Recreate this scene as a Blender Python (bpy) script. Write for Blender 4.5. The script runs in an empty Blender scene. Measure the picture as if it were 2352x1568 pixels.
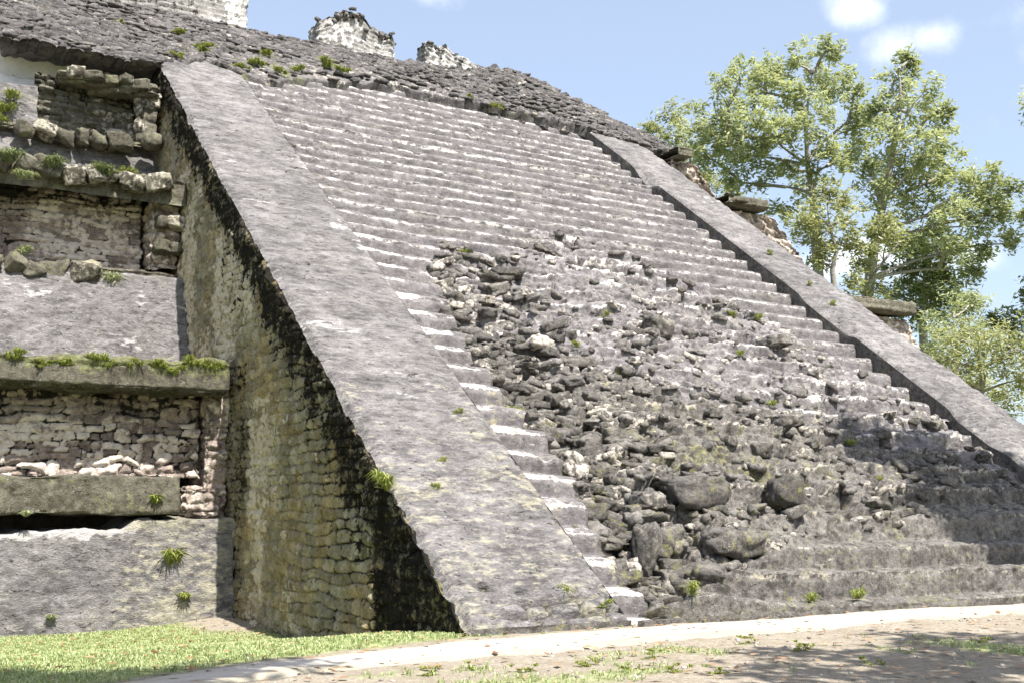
import bpy, math, random
import numpy as np
from mathutils import Vector, Matrix
random.seed(7)
RNG = np.random.default_rng(11)
scene = bpy.context.scene
COL = scene.collection

# ------------------------------------------------------------------ camera, sky, sun, exposure
F = 2621.0                       # focal length in units of a 2352 wide picture
CAM = np.array([0.0, 0.0, 1.4])
R = np.array([[0.86253292, 0.07222806, 0.5008194],
              [-0.50599394, 0.12832825, 0.85293727],
              [-0.00266328, -0.98909806, 0.1472343]])   # columns: camera right, down, forward
cd = bpy.data.cameras.new('camera')
cam = bpy.data.objects.new('camera', cd)
COL.objects.link(cam)
cd.lens = 36 * F / 2352
cd.sensor_width = 36
cd.clip_end = 3000
cd.clip_start = 0.05
U, _, Vt = np.linalg.svd(R)
Ro = U @ Vt
M = Matrix([[Ro[0][0], -Ro[0][1], -Ro[0][2], CAM[0]],
            [Ro[1][0], -Ro[1][1], -Ro[1][2], CAM[1]],
            [Ro[2][0], -Ro[2][1], -Ro[2][2], CAM[2]],
            [0, 0, 0, 1]])
cam.matrix_world = M
scene.camera = cam


def at(px, py, depth):
    """world point seen in direction (px, py) at a forward distance"""
    v = np.array([px - 1176, py - 784, F]) / F * depth
    return CAM + R @ v


def dirof(px, py):
    v = R @ np.array([px - 1176, py - 784, F])
    return v / np.linalg.norm(v)


SUN = np.array([0.05, -0.50, 0.86])
SUN = SUN / np.linalg.norm(SUN)
sun_el = math.asin(SUN[2])
w = bpy.data.worlds.new('World')
scene.world = w
w.use_nodes = True
nt = w.node_tree
for n in list(nt.nodes):
    nt.nodes.remove(n)


def N(tree, kind, **kw):
    n = tree.nodes.new(kind)
    for k, v in kw.items():
        setattr(n, k, v)
    return n


sky = N(nt, 'ShaderNodeTexSky', sky_type='NISHITA')
sky.sun_disc = False
sky.sun_elevation = sun_el
sky.sun_rotation = math.atan2(SUN[0], SUN[1])
sky.air_density = 1.0
sky.dust_density = 2.2
sky.ozone_density = 1.5
tc = N(nt, 'ShaderNodeTexCoord')
nz = N(nt, 'ShaderNodeTexNoise')
nz.inputs['Scale'].default_value = 14
nz.inputs['Detail'].default_value = 6
nz.inputs['Roughness'].default_value = 0.6
nt.links.new(tc.outputs['Generated'], nz.inputs['Vector'])
acc = None
CLOUDS = [(1960, 22, 58, 1.0), (2060, 110, 62, .8), (2135, 92, 52, .8), (1000, -8, 55, .7), (700, 40, 60, .35), (655, -5, 60, .35),
          (1985, 590, 95, 1.3), (2060, 600, 60, 1.2), (1900, 610, 60, 1.2), (2238, 590, 55, 1.0), (2700, 100, 200, .8), (-200, 300, 200, .8), (300, -500, 260, .8)]
for (px, py, rr, st) in CLOUDS:
    d = dirof(px, py)
    sub = N(nt, 'ShaderNodeVectorMath', operation='SUBTRACT')
    nt.links.new(tc.outputs['Generated'], sub.inputs[0])
    sub.inputs[1].default_value = tuple(d)
    mul = N(nt, 'ShaderNodeVectorMath', operation='MULTIPLY')
    nt.links.new(sub.outputs[0], mul.inputs[0])
    mul.inputs[1].default_value = (1, 1, 1.7)
    ln = N(nt, 'ShaderNodeVectorMath', operation='LENGTH')
    nt.links.new(mul.outputs[0], ln.inputs[0])
    mr = N(nt, 'ShaderNodeMapRange', interpolation_type='SMOOTHSTEP')
    nt.links.new(ln.outputs['Value'], mr.inputs['Value'])
    mr.inputs['From Min'].default_value = 0
    mr.inputs['From Max'].default_value = rr * 1.9 / F
    mr.inputs['To Min'].default_value = st
    mr.inputs['To Max'].default_value = 0
    if acc is None:
        acc = mr.outputs[0]
    else:
        ad = N(nt, 'ShaderNodeMath', operation='MAXIMUM')
        nt.links.new(acc, ad.inputs[0])
        nt.links.new(mr.outputs[0], ad.inputs[1])
        acc = ad.outputs[0]
nm = N(nt, 'ShaderNodeMapRange')
nt.links.new(nz.outputs['Fac'], nm.inputs['Value'])
nm.inputs['From Min'].default_value = .25
nm.inputs['From Max'].default_value = .75
nm.inputs['To Min'].default_value = -.9
nm.inputs['To Max'].default_value = .7
ad = N(nt, 'ShaderNodeMath', operation='MULTIPLY_ADD')
nt.links.new(acc, ad.inputs[0])
ad.inputs[1].default_value = 1.5
nt.links.new(nm.outputs[0], ad.inputs[2])
fin = N(nt, 'ShaderNodeMapRange', interpolation_type='SMOOTHSTEP')
nt.links.new(ad.outputs[0], fin.inputs['Value'])
fin.inputs['From Min'].default_value = .15
fin.inputs['From Max'].default_value = 2.3
mx = N(nt, 'ShaderNodeMix', data_type='RGBA')
fm = N(nt, 'ShaderNodeMath', operation='MULTIPLY')
nt.links.new(fin.outputs[0], fm.inputs[0])
fm.inputs[1].default_value = .85
nt.links.new(fm.outputs[0], mx.inputs[0])
nt.links.new(sky.outputs[0], mx.inputs[6])
mx.inputs[7].default_value = (7.5, 7.6, 7.8, 1)
veil = N(nt, 'ShaderNodeMix', data_type='RGBA')
veil.inputs[0].default_value = .33
nt.links.new(sky.outputs[0], veil.inputs[6])
veil.inputs[7].default_value = (4.0, 4.45, 5.2, 1)
nt.links.new(veil.outputs[2], mx.inputs[6])
bg = N(nt, 'ShaderNodeBackground')
bg.inputs['Strength'].default_value = 0.105
nt.links.new(mx.outputs[2], bg.inputs['Color'])
wo = N(nt, 'ShaderNodeOutputWorld')
nt.links.new(bg.outputs[0], wo.inputs['Surface'])

sl = bpy.data.lights.new('sun', 'SUN')
sl.energy = 5.0
sl.angle = math.radians(0.5)
sl.color = (1.0, 0.96, 0.9)
so = bpy.data.objects.new('sun', sl)
so.rotation_euler = Vector(SUN).to_track_quat('Z', 'Y').to_euler()
so.location = (0, -20, 40)
COL.objects.link(so)
scene.view_settings.view_transform = 'Standard'
scene.view_settings.look = 'None'
scene.view_settings.gamma = 1
scene.view_settings.use_curve_mapping = False
scene.view_settings.exposure = 1.2

# ------------------------------------------------------------------ numeric noise


def _h(ix, iy, iz, seed):
    n = (ix.astype(np.uint32) * np.uint32(374761393) + iy.astype(np.uint32) * np.uint32(668265263)
         + iz.astype(np.uint32) * np.uint32(2147483647) + np.uint32(seed) * np.uint32(1274126177))
    n = (n ^ (n >> np.uint32(13))) * np.uint32(1274126177)
    n = (n ^ (n >> np.uint32(16))) * np.uint32(2246822519)
    n = n ^ (n >> np.uint32(15))
    return n.astype(np.float32) / np.float32(4294967295.0)


def hsh(a, b=0, seed=0):
    a = np.asarray(a)
    b = np.broadcast_to(np.asarray(b), a.shape)
    return _h(a.astype(np.int64), b.astype(np.int64), np.zeros(a.shape, np.int64), seed)


def vn2(x, y, seed=0):
    xi = np.floor(x); yi = np.floor(y)
    fx = (x - xi).astype(np.float32); fy = (y - yi).astype(np.float32)
    xi = xi.astype(np.int64); yi = yi.astype(np.int64)
    fx = fx * fx * (3 - 2 * fx); fy = fy * fy * (3 - 2 * fy)
    z = np.zeros_like(xi)
    a = _h(xi, yi, z, seed); b = _h(xi + 1, yi, z, seed)
    c = _h(xi, yi + 1, z, seed); d = _h(xi + 1, yi + 1, z, seed)
    return ((a + (b - a) * fx) * (1 - fy) + (c + (d - c) * fx) * fy) * 2 - 1


def fbm2(x, y, o=4, seed=0, g=.5):
    t = 0; a = 1; s = 0
    for i in range(o):
        t = t + a * vn2(x * 2 ** i + 13.1 * i, y * 2 ** i + 7.7 * i, seed + i)
        s += a; a *= g
    return t / s


def vn3(x, y, z, seed=0):
    xi = np.floor(x); yi = np.floor(y); zi = np.floor(z)
    fx = (x - xi).astype(np.float32); fy = (y - yi).astype(np.float32); fz = (z - zi).astype(np.float32)
    xi = xi.astype(np.int64); yi = yi.astype(np.int64); zi = zi.astype(np.int64)
    fx = fx * fx * (3 - 2 * fx); fy = fy * fy * (3 - 2 * fy); fz = fz * fz * (3 - 2 * fz)
    r = 0
    for dz in (0, 1):
        wz = fz if dz else 1 - fz
        for dy in (0, 1):
            wy = fy if dy else 1 - fy
            a = _h(xi, yi + dy, zi + dz, seed); b = _h(xi + 1, yi + dy, zi + dz, seed)
            r = r + (a + (b - a) * fx) * wy * wz
    return r * 2 - 1


def fbm3(P, sc, o=3, seed=0, g=.5):
    t = 0; a = 1; s = 0
    for i in range(o):
        f = sc * 2 ** i
        t = t + a * vn3(P[..., 0] * f + 5.3 * i, P[..., 1] * f + 9.1 * i, P[..., 2] * f + 2.7 * i, seed + i)
        s += a; a *= g
    return t / s


def sstep(x, a, b):
    t = np.clip((x - a) / (b - a), 0, 1)
    return t * t * (3 - 2 * t)


def cells(u, v, rh, cw, seed=0, warp=.25):
    """coursed stones: returns (distance to joint, tone, proud)"""
    uu = u + warp * cw * fbm2(u / cw * .9, v / rh * .9, 2, seed + 50)
    vv = v + warp * rh * 1.6 * fbm2(u / cw * .45, v / rh * .5, 2, seed + 60)
    r = np.floor(vv / rh).astype(np.int64)
    b = vv / rh - r
    wr = cw * (.7 + .8 * hsh(r, 0, seed + 1))
    q = uu / wr + hsh(r, 1, seed + 2) * 7
    c = np.floor(q).astype(np.int64)
    a = q - c
    j0 = (hsh(r, c, seed + 3) - .5) * .5
    j1 = (hsh(r, c + 1, seed + 3) - .5) * .5
    left = a < j0
    right = a > 1 + j1
    cc = np.where(left, c - 1, np.where(right, c + 1, c))
    d = np.minimum(np.abs(a - j0), np.abs(1 + j1 - a)) * wr
    d2 = np.minimum(b, 1 - b) * rh
    k = rh * .18
    dd = np.minimum(d, d2)
    dd = np.where((d < 2 * k) & (d2 < 2 * k), np.maximum(0, 2 * k - np.hypot(2 * k - d, 2 * k - d2)), dd)
    return dd, hsh(r, cc, seed + 4), hsh(r, cc, seed + 5)


# ------------------------------------------------------------------ materials
def rgb(c):
    return (c[0], c[1], c[2], 1)


def math_(t, op, a, b=None, c=None):
    n = N(t, 'ShaderNodeMath', operation=op)
    for i, v in enumerate((a, b, c)):
        if v is None:
            continue
        if isinstance(v, (int, float)):
            n.inputs[i].default_value = v
        else:
            t.links.new(v, n.inputs[i])
    return n.outputs[0]


def mixc(t, f, a, b, mode='MIX'):
    n = N(t, 'ShaderNodeMix', data_type='RGBA', blend_type=mode)
    for i, v in ((0, f), (6, a), (7, b)):
        if isinstance(v, (int, float)):
            n.inputs[i].default_value = v
        elif isinstance(v, tuple):
            n.inputs[i].default_value = rgb(v)
        else:
            t.links.new(v, n.inputs[i])
    return n.outputs[2]


def noise(t, vec, sc, det=4, rough=.6, lo=.3, hi=.7, stretch=None):
    if stretch:
        m = N(t, 'ShaderNodeMapping')
        m.inputs['Scale'].default_value = stretch
        t.links.new(vec, m.inputs['Vector'])
        vec = m.outputs[0]
    n = N(t, 'ShaderNodeTexNoise')
    n.inputs['Scale'].default_value = sc
    n.inputs['Detail'].default_value = det
    n.inputs['Roughness'].default_value = rough
    t.links.new(vec, n.inputs['Vector'])
    mr = N(t, 'ShaderNodeMapRange')
    mr.inputs['From Min'].default_value = lo
    mr.inputs['From Max'].default_value = hi
    t.links.new(n.outputs['Fac'], mr.inputs['Value'])
    return mr.outputs[0], n.outputs['Fac']


def stone_mat(name, base, dark, light, moss=(.105, .11, .05), pale=(.62, .56, .48), stain=(.022, .020, .016),
              warm=None, tint=(.26, .24, .17), contrast=1.0, grain=9, bump=.6, stretch=(1, 1, 1), fleck=.5, mossamt=.0):
    m = bpy.data.materials.new(name)
    m.use_nodes = True
    t = m.node_tree
    bs = t.nodes['Principled BSDF']
    bs.inputs['Roughness'].default_value = .93
    bs.inputs['Specular IOR Level'].default_value = .15
    co = N(t, 'ShaderNodeTexCoord').outputs['Object']
    at_ = N(t, 'ShaderNodeAttribute', attribute_name='wear')
    sp = N(t, 'ShaderNodeSeparateColor')
    t.links.new(at_.outputs['Color'], sp.inputs[0])
    tone, mo, st, pa = sp.outputs[0], sp.outputs[1], sp.outputs[2], at_.outputs['Alpha']
    big, _ = noise(t, co, .55, 5, .6, .35, .68)
    med, _ = noise(t, co, 2.6, 6, .65, .38, .66, stretch)
    fine, fraw = noise(t, co, grain, 7, .72, .42, .62, stretch)
    vfine, vraw = noise(t, co, grain * 5, 4, .7, .35, .68, stretch)
    mid, mraw = noise(t, co, grain * .45, 8, .72, .44, .58, stretch)
    c = mixc(t, math_(t, 'MULTIPLY', big, .55), base, dark)
    c = mixc(t, math_(t, 'MULTIPLY', med, .45), c, light)
    if warm:
        wz, _ = noise(t, co, 1.1, 5, .65, .46, .62)
        c = mixc(t, math_(t, 'MULTIPLY', wz, .85), c, warm)
    else:
        ol, _ = noise(t, co, .9, 5, .6, .5, .7)
        c = mixc(t, math_(t, 'MULTIPLY', ol, .35), c, tint)
    c = mixc(t, math_(t, 'MULTIPLY', math_(t, 'SUBTRACT', 1, mid), .62 * contrast), c, dark)
    c = mixc(t, math_(t, 'MULTIPLY', fine, .40 * contrast), c, light)
    c = mixc(t, math_(t, 'MULTIPLY', math_(t, 'SUBTRACT', 1, vfine), .50 * contrast), c, dark)
    # small dark pits
    _, p1 = noise(t, co, grain * 1.7, 6, .7, .4, .6, stretch)
    pm = N(t, 'ShaderNodeMapRange')
    pm.inputs['From Min'].default_value = .60
    pm.inputs['From Max'].default_value = .68
    t.links.new(p1, pm.inputs['Value'])
    c = mixc(t, math_(t, 'MULTIPLY', pm.outputs[0], .75 * contrast), c, stain)
    # pale flecks of bare limestone
    _, f2 = noise(t, co, grain * .8, 8, .78, .4, .6, stretch)
    fl = N(t, 'ShaderNodeMapRange')
    fl.inputs['From Min'].default_value = .60
    fl.inputs['From Max'].default_value = .70
    t.links.new(f2, fl.inputs['Value'])
    c = mixc(t, math_(t, 'MULTIPLY', fl.outputs[0], fleck), c, pale)
    # per stone tone
    tn = math_(t, 'MULTIPLY_ADD', tone, .9, .55)
    tcmb = N(t, 'ShaderNodeCombineColor')
    for i in range(3):
        t.links.new(tn, tcmb.inputs[i])
    c = mixc(t, 1.0, c, tcmb.outputs[0], 'MULTIPLY')
    # pale, stain, moss follow the attribute broken up by noise
    def brk(a, lo=.25):
        s = math_(t, 'ADD', a, math_(t, 'MULTIPLY', math_(t, 'SUBTRACT', med, .5), .55))
        s = math_(t, 'ADD', s, math_(t, 'MULTIPLY', math_(t, 'SUBTRACT', fine, .5), .55))
        mr = N(t, 'ShaderNodeMapRange', interpolation_type='SMOOTHSTEP')
        mr.inputs['From Min'].default_value = .35
        mr.inputs['From Max'].default_value = .85
        t.links.new(s, mr.inputs['Value'])
        return mr.outputs[0]
    pale2 = mixc(t, math_(t, 'MULTIPLY', math_(t, 'SUBTRACT', 1, fine), .35), pale, base)
    c = mixc(t, brk(pa), c, pale2)
    c = mixc(t, brk(st), c, stain)
    mossc = mixc(t, fine, moss, tuple(min(1, k * 2.0) for k in moss))
    c = mixc(t, math_(t, 'MULTIPLY', brk(mo), .85), c, mossc)
    t.links.new(c, bs.inputs['Base Color'])
    h = math_(t, 'ADD', math_(t, 'MULTIPLY', fraw, 1.0), math_(t, 'MULTIPLY', vraw, .45))
    h = math_(t, 'SUBTRACT', h, math_(t, 'MULTIPLY', pm.outputs[0], .25))
    bp = N(t, 'ShaderNodeBump')
    bp.inputs['Strength'].default_value = bump
    bp.inputs['Distance'].default_value = .06
    t.links.new(h, bp.inputs['Height'])
    t.links.new(bp.outputs[0], bs.inputs['Normal'])
    return m


M_STEP = stone_mat('weathered_step_stone', (.195, .182, .182), (.07, .063, .064), (.315, .298, .298), stretch=(.7, 1, 1), fleck=.65, pale=(.66, .62, .57), moss=(.165, .15, .095), contrast=1.15)
M_RUB = stone_mat('rubble_stone', (.195, .182, .168), (.044, .039, .033), (.38, .358, .335), fleck=.75, grain=9, bump=1.0, contrast=1.15, moss=(.125, .12, .055))
M_PLAS = stone_mat('weathered_plaster', (.262, .247, .243), (.088, .082, .081), (.39, .372, .366), stretch=(.6, 1.3, 1.3), fleck=.9, bump=1.0, contrast=1.5, pale=(.45, .43, .42), grain=8, moss=(.185, .172, .13))
M_SIDE = stone_mat('ochre_side_wall', (.36, .32, .225), (.11, .095, .045), (.50, .46, .37), warm=(.44, .30, .12), pale=(.70, .61, .46), moss=(.115, .105, .045),
                   stain=(.014, .012, .008), fleck=.5, bump=1.0, grain=7)
M_FAC = stone_mat('facade_masonry', (.40, .325, .275), (.09, .068, .06), (.68, .58, .50), pale=(.76, .67, .58), fleck=.8, bump=1.0, grain=6, tint=(.45, .31, .22))
M_LEDGE = stone_mat('ledge_stone', (.17, .158, .12), (.05, .044, .03), (.32, .30, .25), fleck=.7, bump=1.0, grain=8)
M_TOP = stone_mat('dark_upper_masonry', (.16, .15, .147), (.038, .035, .035), (.33, .31, .305), fleck=.7, bump=1.0, grain=7)
M_WHITE = stone_mat('white_limestone', (.72, .69, .65), (.52, .49, .46), (.82, .80, .77), fleck=.4, bump=.5, contrast=.5, stain=(.3, .26, .2), tint=(.66, .63, .60))
M_TEMPLE = stone_mat('temple_limestone', (.36, .345, .33), (.12, .112, .105), (.56, .54, .51), pale=(.80, .77, .73), fleck=.7, bump=.9, grain=7, stretch=(1, 1, .6), tint=(.36, .33, .29))
M_CORE = stone_mat('dark_core_stone', (.10, .09, .075), (.04, .036, .03), (.2, .18, .16), fleck=.2)


# ------------------------------------------------------------------ mesh helpers
def new_mesh(name, V, Fq, mat, wear=None, parent=None, smooth=True, origin=None):
    """V (n,3) world; Fq list of int arrays (each (m,3) or (m,4)) ; one mesh object"""
    V = np.asarray(V, np.float32)
    org = np.zeros(3) if origin is None else np.asarray(origin, float)
    me = bpy.data.meshes.new(name)
    me.vertices.add(len(V))
    me.vertices.foreach_set('co', (V - org).astype(np.float32).ravel())
    if not isinstance(Fq, list):
        Fq = [Fq]
    li = np.concatenate([f.ravel() for f in Fq]).astype(np.int32)
    tot = np.concatenate([np.full(len(f), f.shape[1], np.int32) for f in Fq])
    st = np.concatenate([[0], np.cumsum(tot)[:-1]]).astype(np.int32)
    me.loops.add(len(li))
    me.loops.foreach_set('vertex_index', li)
    me.polygons.add(len(tot))
    me.polygons.foreach_set('loop_start', st)
    me.polygons.foreach_set('loop_total', tot)
    me.polygons.foreach_set('use_smooth', np.full(len(tot), smooth))
    if wear is not None:
        a = me.color_attributes.new('wear', 'FLOAT_COLOR', 'POINT')
        a.data.foreach_set('color', np.asarray(wear, np.float32).ravel())
    me.update()
    me.validate()
    me.materials.append(mat)
    o = bpy.data.objects.new(name, me)
    COL.objects.link(o)
    o.location = tuple(org)
    if parent is not None:
        o.parent = parent
        o.matrix_parent_inverse = Matrix.Translation(-Vector(parent_loc(parent)))
    return o


def parent_loc(o):
    l = Vector(o.location)
    p = o.parent
    return l if p is None else l  # parts keep world-space locations


def W(n, tone=.5, moss=0, stain=0, pale=0):
    a = np.zeros((n, 4), np.float32)
    a[:, 0] = tone; a[:, 1] = moss; a[:, 2] = stain; a[:, 3] = pale
    return a


def grid_faces(nr, nc):
    i = np.arange(nr * nc).reshape(nr, nc)
    return np.stack([i[:-1, :-1], i[:-1, 1:], i[1:, 1:], i[1:, :-1]], -1).reshape(-1, 4)


def compact(V, Fc, wear):
    used = np.unique(Fc)
    mp = np.full(len(V), -1, np.int64)
    mp[used] = np.arange(len(used))
    return V[used], mp[Fc], wear[used]


def skirt(V, Fc, wear, vec):
    """close the open border of a quad sheet by pulling it back along vec"""
    e = np.concatenate([Fc[:, [0, 1]], Fc[:, [1, 2]], Fc[:, [2, 3]], Fc[:, [3, 0]]])
    key = np.sort(e, 1)
    k = key[:, 0].astype(np.int64) * (len(V) + 1) + key[:, 1]
    _, inv, cnt = np.unique(k, return_inverse=True, return_counts=True)
    b = e[cnt[inv] == 1]
    ids = np.unique(b)
    mp = {int(a): len(V) + i for i, a in enumerate(ids)}
    nv = V[ids] + np.asarray(vec)
    q = np.array([[x[1], x[0], mp[int(x[0])], mp[int(x[1])]] for x in b])
    return np.concatenate([V, nv]), np.concatenate([Fc, q]), np.concatenate([wear, wear[ids]])


def empty(name, label=None, cat=None, loc=(0, 0, 0), group=None, kind=None):
    o = bpy.data.objects.new(name, None)
    COL.objects.link(o)
    o.location = loc
    o.empty_display_size = .2
    tag(o, label, cat, group, kind)
    return o


def tag(o, label=None, cat=None, group=None, kind=None):
    if label: o['label'] = label
    if cat: o['category'] = cat
    if group: o['group'] = group
    if kind: o['kind'] = kind
    return o


def ico(sub):
    import bmesh
    bm = bmesh.new()
    bmesh.ops.create_icosphere(bm, subdivisions=sub, radius=1)
    V = np.array([v.co[:] for v in bm.verts]); Fc = np.array([[v.index for v in f.verts] for f in bm.faces])
    bm.free()
    return V, Fc


ICO2 = ico(2); ICO3 = ico(3); ICO4 = ico(4)


def stones(P, S, rot, wear, seed=0, base=ICO2, sq=.55, rough=.16, fr=None):
    """P (k,3) centres, S (k,3) half sizes, rot (k,3,3); returns V,F,wear of all the stones"""
    B, Fc = base
    k = len(P); n = len(B)
    b = np.sign(B) * np.abs(B) ** sq
    b = b / np.max(np.abs(b)) * 1.0
    L = b[None] * np.ones((k, 1, 1))
    off = RNG.random((k, 1, 3)) * 90
    Q = L + off
    n1 = fbm3(Q, 1.1, 2, seed)
    n2 = fbm3(Q, 3.3, 2, seed + 9)
    n3 = fbm3(Q, 8, 2, seed + 5)
    L = L * (1 + rough * 1.7 * n1[..., None] + rough * 1.0 * n2[..., None] + rough * .45 * n3[..., None])
    L = L * S[:, None, :]
    L = np.einsum('kij,knj->kni', rot, L) + P[:, None, :]
    V = L.reshape(-1, 3)
    FF = (Fc[None] + (np.arange(k) * n)[:, None, None]).reshape(-1, 3)
    Wr = np.repeat(wear, n, 0)
    return V, FF, Wr


def rots(k, yaw=.3, tilt=.2, base=None):
    out = np.zeros((k, 3, 3))
    for i in range(k):
        m = Matrix.Rotation(random.gauss(0, yaw), 3, 'Z') @ Matrix.Rotation(random.gauss(0, tilt), 3, 'X') @ Matrix.Rotation(random.gauss(0, tilt), 3, 'Y')
        out[i] = np.array(m)
    return out


TH = math.radians(37)
CT, ST = math.cos(TH), math.sin(TH)
X0, X1, X2, X3 = 6.78, 9.2, 22.1, 24.22      # outer / inner edges of the two balustrades
Y0 = 12.64
SV = np.array([0, CT, ST]); HV = np.array([0, -ST, CT])


def sl_pt(x, s, h):
    x = np.asarray(x, float); s = np.asarray(s, float)
    h = np.broadcast_to(np.asarray(h, float), np.broadcast(x, s).shape)
    x, s = np.broadcast_arrays(x, s)
    return np.stack([x, Y0 + s * CT - h * ST, s * ST + h * CT], -1)


def ground_z(x, y):
    z = -.1 - .6 * sstep(y, 12.4, 19) * (1 - sstep(x, 6.7, 8.5))
    z = z + .09 * np.exp(-((x - 6.4) ** 2 / .5 + (y - 21.9) ** 2 / .8))
    z = z - .10 * sstep(-y, -9, -3)
    z = z + .10 * fbm2(x * .25, y * .25, 2, 400) * sstep(np.hypot(x - 8, y - 12), 5, 12)
    z = z + .025 * fbm2(x * 1.1, y * 1.1, 3, 401)
    return z


# ------------------------------------------------------------------ ground, path
def axis_lines(lo, hi, st, far):
    a = list(np.arange(lo, hi + 1e-6, st))
    d = st; v = hi
    while v < far:
        d *= 1.25; v += d; a.append(v)
    d = st; v = lo; b = []
    while v > -far:
        d *= 1.25; v -= d; b.append(v)
    return np.array(b[::-1] + a)


gx = axis_lines(-3, 22, .07, 700); gy = axis_lines(3, 23, .07, 700)
GX, GY = np.meshgrid(gx, gy)
GZ = ground_z(GX, GY) + .012 * fbm2(GX * 5, GY * 5, 3, 410)
GV = np.stack([GX, GY, GZ], -1).reshape(-1, 3)
UP = np.array([(-3., 8.6), (.5, 10.0), (2.38, 10.77), (3.83, 11.5), (6.11, 12.1), (9.23, 12.32), (13.46, 12.37), (17.2, 12.4), (24, 12.3), (40, 12.3)])
LO = np.array([(-3., 7.6), (.5, 9.0), (2.81, 10.1), (4.03, 10.5), (6.05, 10.7), (8.39, 10.75), (12.16, 10.95), (15.57, 11.1), (24, 11.0), (40, 10.9)])


def up_y(x): return np.interp(x, UP[:, 0], UP[:, 1])
def lo_y(x): return np.interp(x, LO[:, 0], LO[:, 1])


def green_amt(x, y):
    n = fbm2(x * .8, y * .8, 4, 420)
    lawn = sstep(y, up_y(x) - .1, up_y(x) + .5) * (1 - sstep(x, 8.6, 10.2))
    lawn = lawn * np.clip(.95 - .35 * sstep(x, 4.5, 8), 0, 1) + .18 * n * lawn
    lawn = lawn * (1 - .8 * sstep(x, 5.2, 6.2) * sstep(y, 19.5, 21))
    fore = (1 - sstep(y, lo_y(x) - .5, lo_y(x) - .1)) * sstep(n, .0, .55) * .62
    far = sstep(np.hypot(x - 8, y - 10), 22, 30)
    return np.clip(np.maximum(np.maximum(lawn, fore), far), 0, 1)


gw = W(len(GV))
gw[:, 1] = green_amt(GV[:, 0], GV[:, 1])
gw[:, 2] = sstep(np.hypot(GV[:, 0] - 8, GV[:, 1] - 10), 24, 36)
gw[:, 0] = .5 + .3 * fbm2(GV[:, 0] * .5, GV[:, 1] * .5, 3, 430)

mg = bpy.data.materials.new('soil_and_turf'); mg.use_nodes = True
t = mg.node_tree; bs = t.nodes['Principled BSDF']
bs.inputs['Roughness'].default_value = 1; bs.inputs['Specular IOR Level'].default_value = .05
co = N(t, 'ShaderNodeTexCoord').outputs['Object']
at_ = N(t, 'ShaderNodeAttribute', attribute_name='wear')
sp = N(t, 'ShaderNodeSeparateColor'); t.links.new(at_.outputs['Color'], sp.inputs[0])
f1, r1 = noise(t, co, 5, 8, .75, .38, .64)
f2, r2 = noise(t, co, 28, 6, .75, .38, .64)
f3, r3 = noise(t, co, 1.3, 5, .6, .35, .65)
c = mixc(t, f1, (.30, .26, .205), (.46, .42, .35))
c = mixc(t, math_(t, 'MULTIPLY', math_(t, 'SUBTRACT', 1, f2), .75), c, (.15, .12, .085))
c = mixc(t, math_(t, 'MULTIPLY', f3, .35), c, (.24, .20, .15))
gc = mixc(t, f1, (.155, .19, .07), (.32, .36, .17))
gc = mixc(t, math_(t, 'MULTIPLY', f2, .35), gc, (.40, .38, .20))
gm = N(t, 'ShaderNodeMapRange', interpolation_type='SMOOTHSTEP')
gm.inputs['From Min'].default_value = .3; gm.inputs['From Max'].default_value = .75
t.links.new(math_(t, 'ADD', sp.outputs[1], math_(t, 'MULTIPLY', math_(t, 'SUBTRACT', f2, .5), .5)), gm.inputs['Value'])
c = mixc(t, gm.outputs[0], c, gc)
c = mixc(t, math_(t, 'MULTIPLY', sp.outputs[2], .8), c, (.07, .095, .03))
t.links.new(c, bs.inputs['Base Color'])
bp = N(t, 'ShaderNodeBump'); bp.inputs['Strength'].default_value = .8; bp.inputs['Distance'].default_value = .05
t.links.new(math_(t, 'ADD', r1, math_(t, 'MULTIPLY', r2, .5)), bp.inputs['Height']); t.links.new(bp.outputs[0], bs.inputs['Normal'])
tag(new_mesh('ground', GV, grid_faces(len(gy), len(gx)), mg, gw), kind='structure')

mp = bpy.data.materials.new('limestone_dust'); mp.use_nodes = True
t = mp.node_tree; bs = t.nodes['Principled BSDF']; bs.inputs['Roughness'].default_value = 1; bs.inputs['Specular IOR Level'].default_value = .05
co = N(t, 'ShaderNodeTexCoord').outputs['Object']
f1, r1 = noise(t, co, 1.6, 6, .6, .35, .65, (.5, 2, 1)); f2, r2 = noise(t, co, 30, 5, .7, .35, .65)
at_ = N(t, 'ShaderNodeAttribute', attribute_name='wear')
sp = N(t, 'ShaderNodeSeparateColor'); t.links.new(at_.outputs['Color'], sp.inputs[0])
c = mixc(t, f1, (.28, .262, .245), (.47, .447, .42)); c = mixc(t, math_(t, 'MULTIPLY', f2, .3), c, (.42, .38, .34))
c = mixc(t, math_(t, 'MULTIPLY', sp.outputs[0], .6), c, (.42, .37, .31))
c = mixc(t, math_(t, 'MULTIPLY', sp.outputs[1], .9), c, mixc(t, f2, (.36, .32, .255), (.26, .24, .16)))
t.links.new(c, bs.inputs['Base Color'])
bp = N(t, 'ShaderNodeBump'); bp.inputs['Strength'].default_value = .4; bp.inputs['Distance'].default_value = .02
t.links.new(r2, bp.inputs['Height']); t.links.new(bp.outputs[0], bs.inputs['Normal'])
px = np.arange(-3, 40, .06); pr = np.linspace(0, 1, 22)
PX, PR = np.meshgrid(px, pr)
lo_ = lo_y(PX) + .16 * fbm2(PX * 1.4, PX * 0, 3, 440); hi_ = up_y(PX) - .02 + .12 * fbm2(PX * 1.2, PX * 0 + 9, 3, 441)
PY = lo_ + (hi_ - lo_) * PR
edge = np.minimum(PR, 1 - PR) * 2
PZ = ground_z(PX, PY) + .004 + .03 * sstep(edge, 0, .35) + .008 * fbm2(PX * 3, PY * 8, 2, 442) * edge - .02 * (edge < .01)
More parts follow.
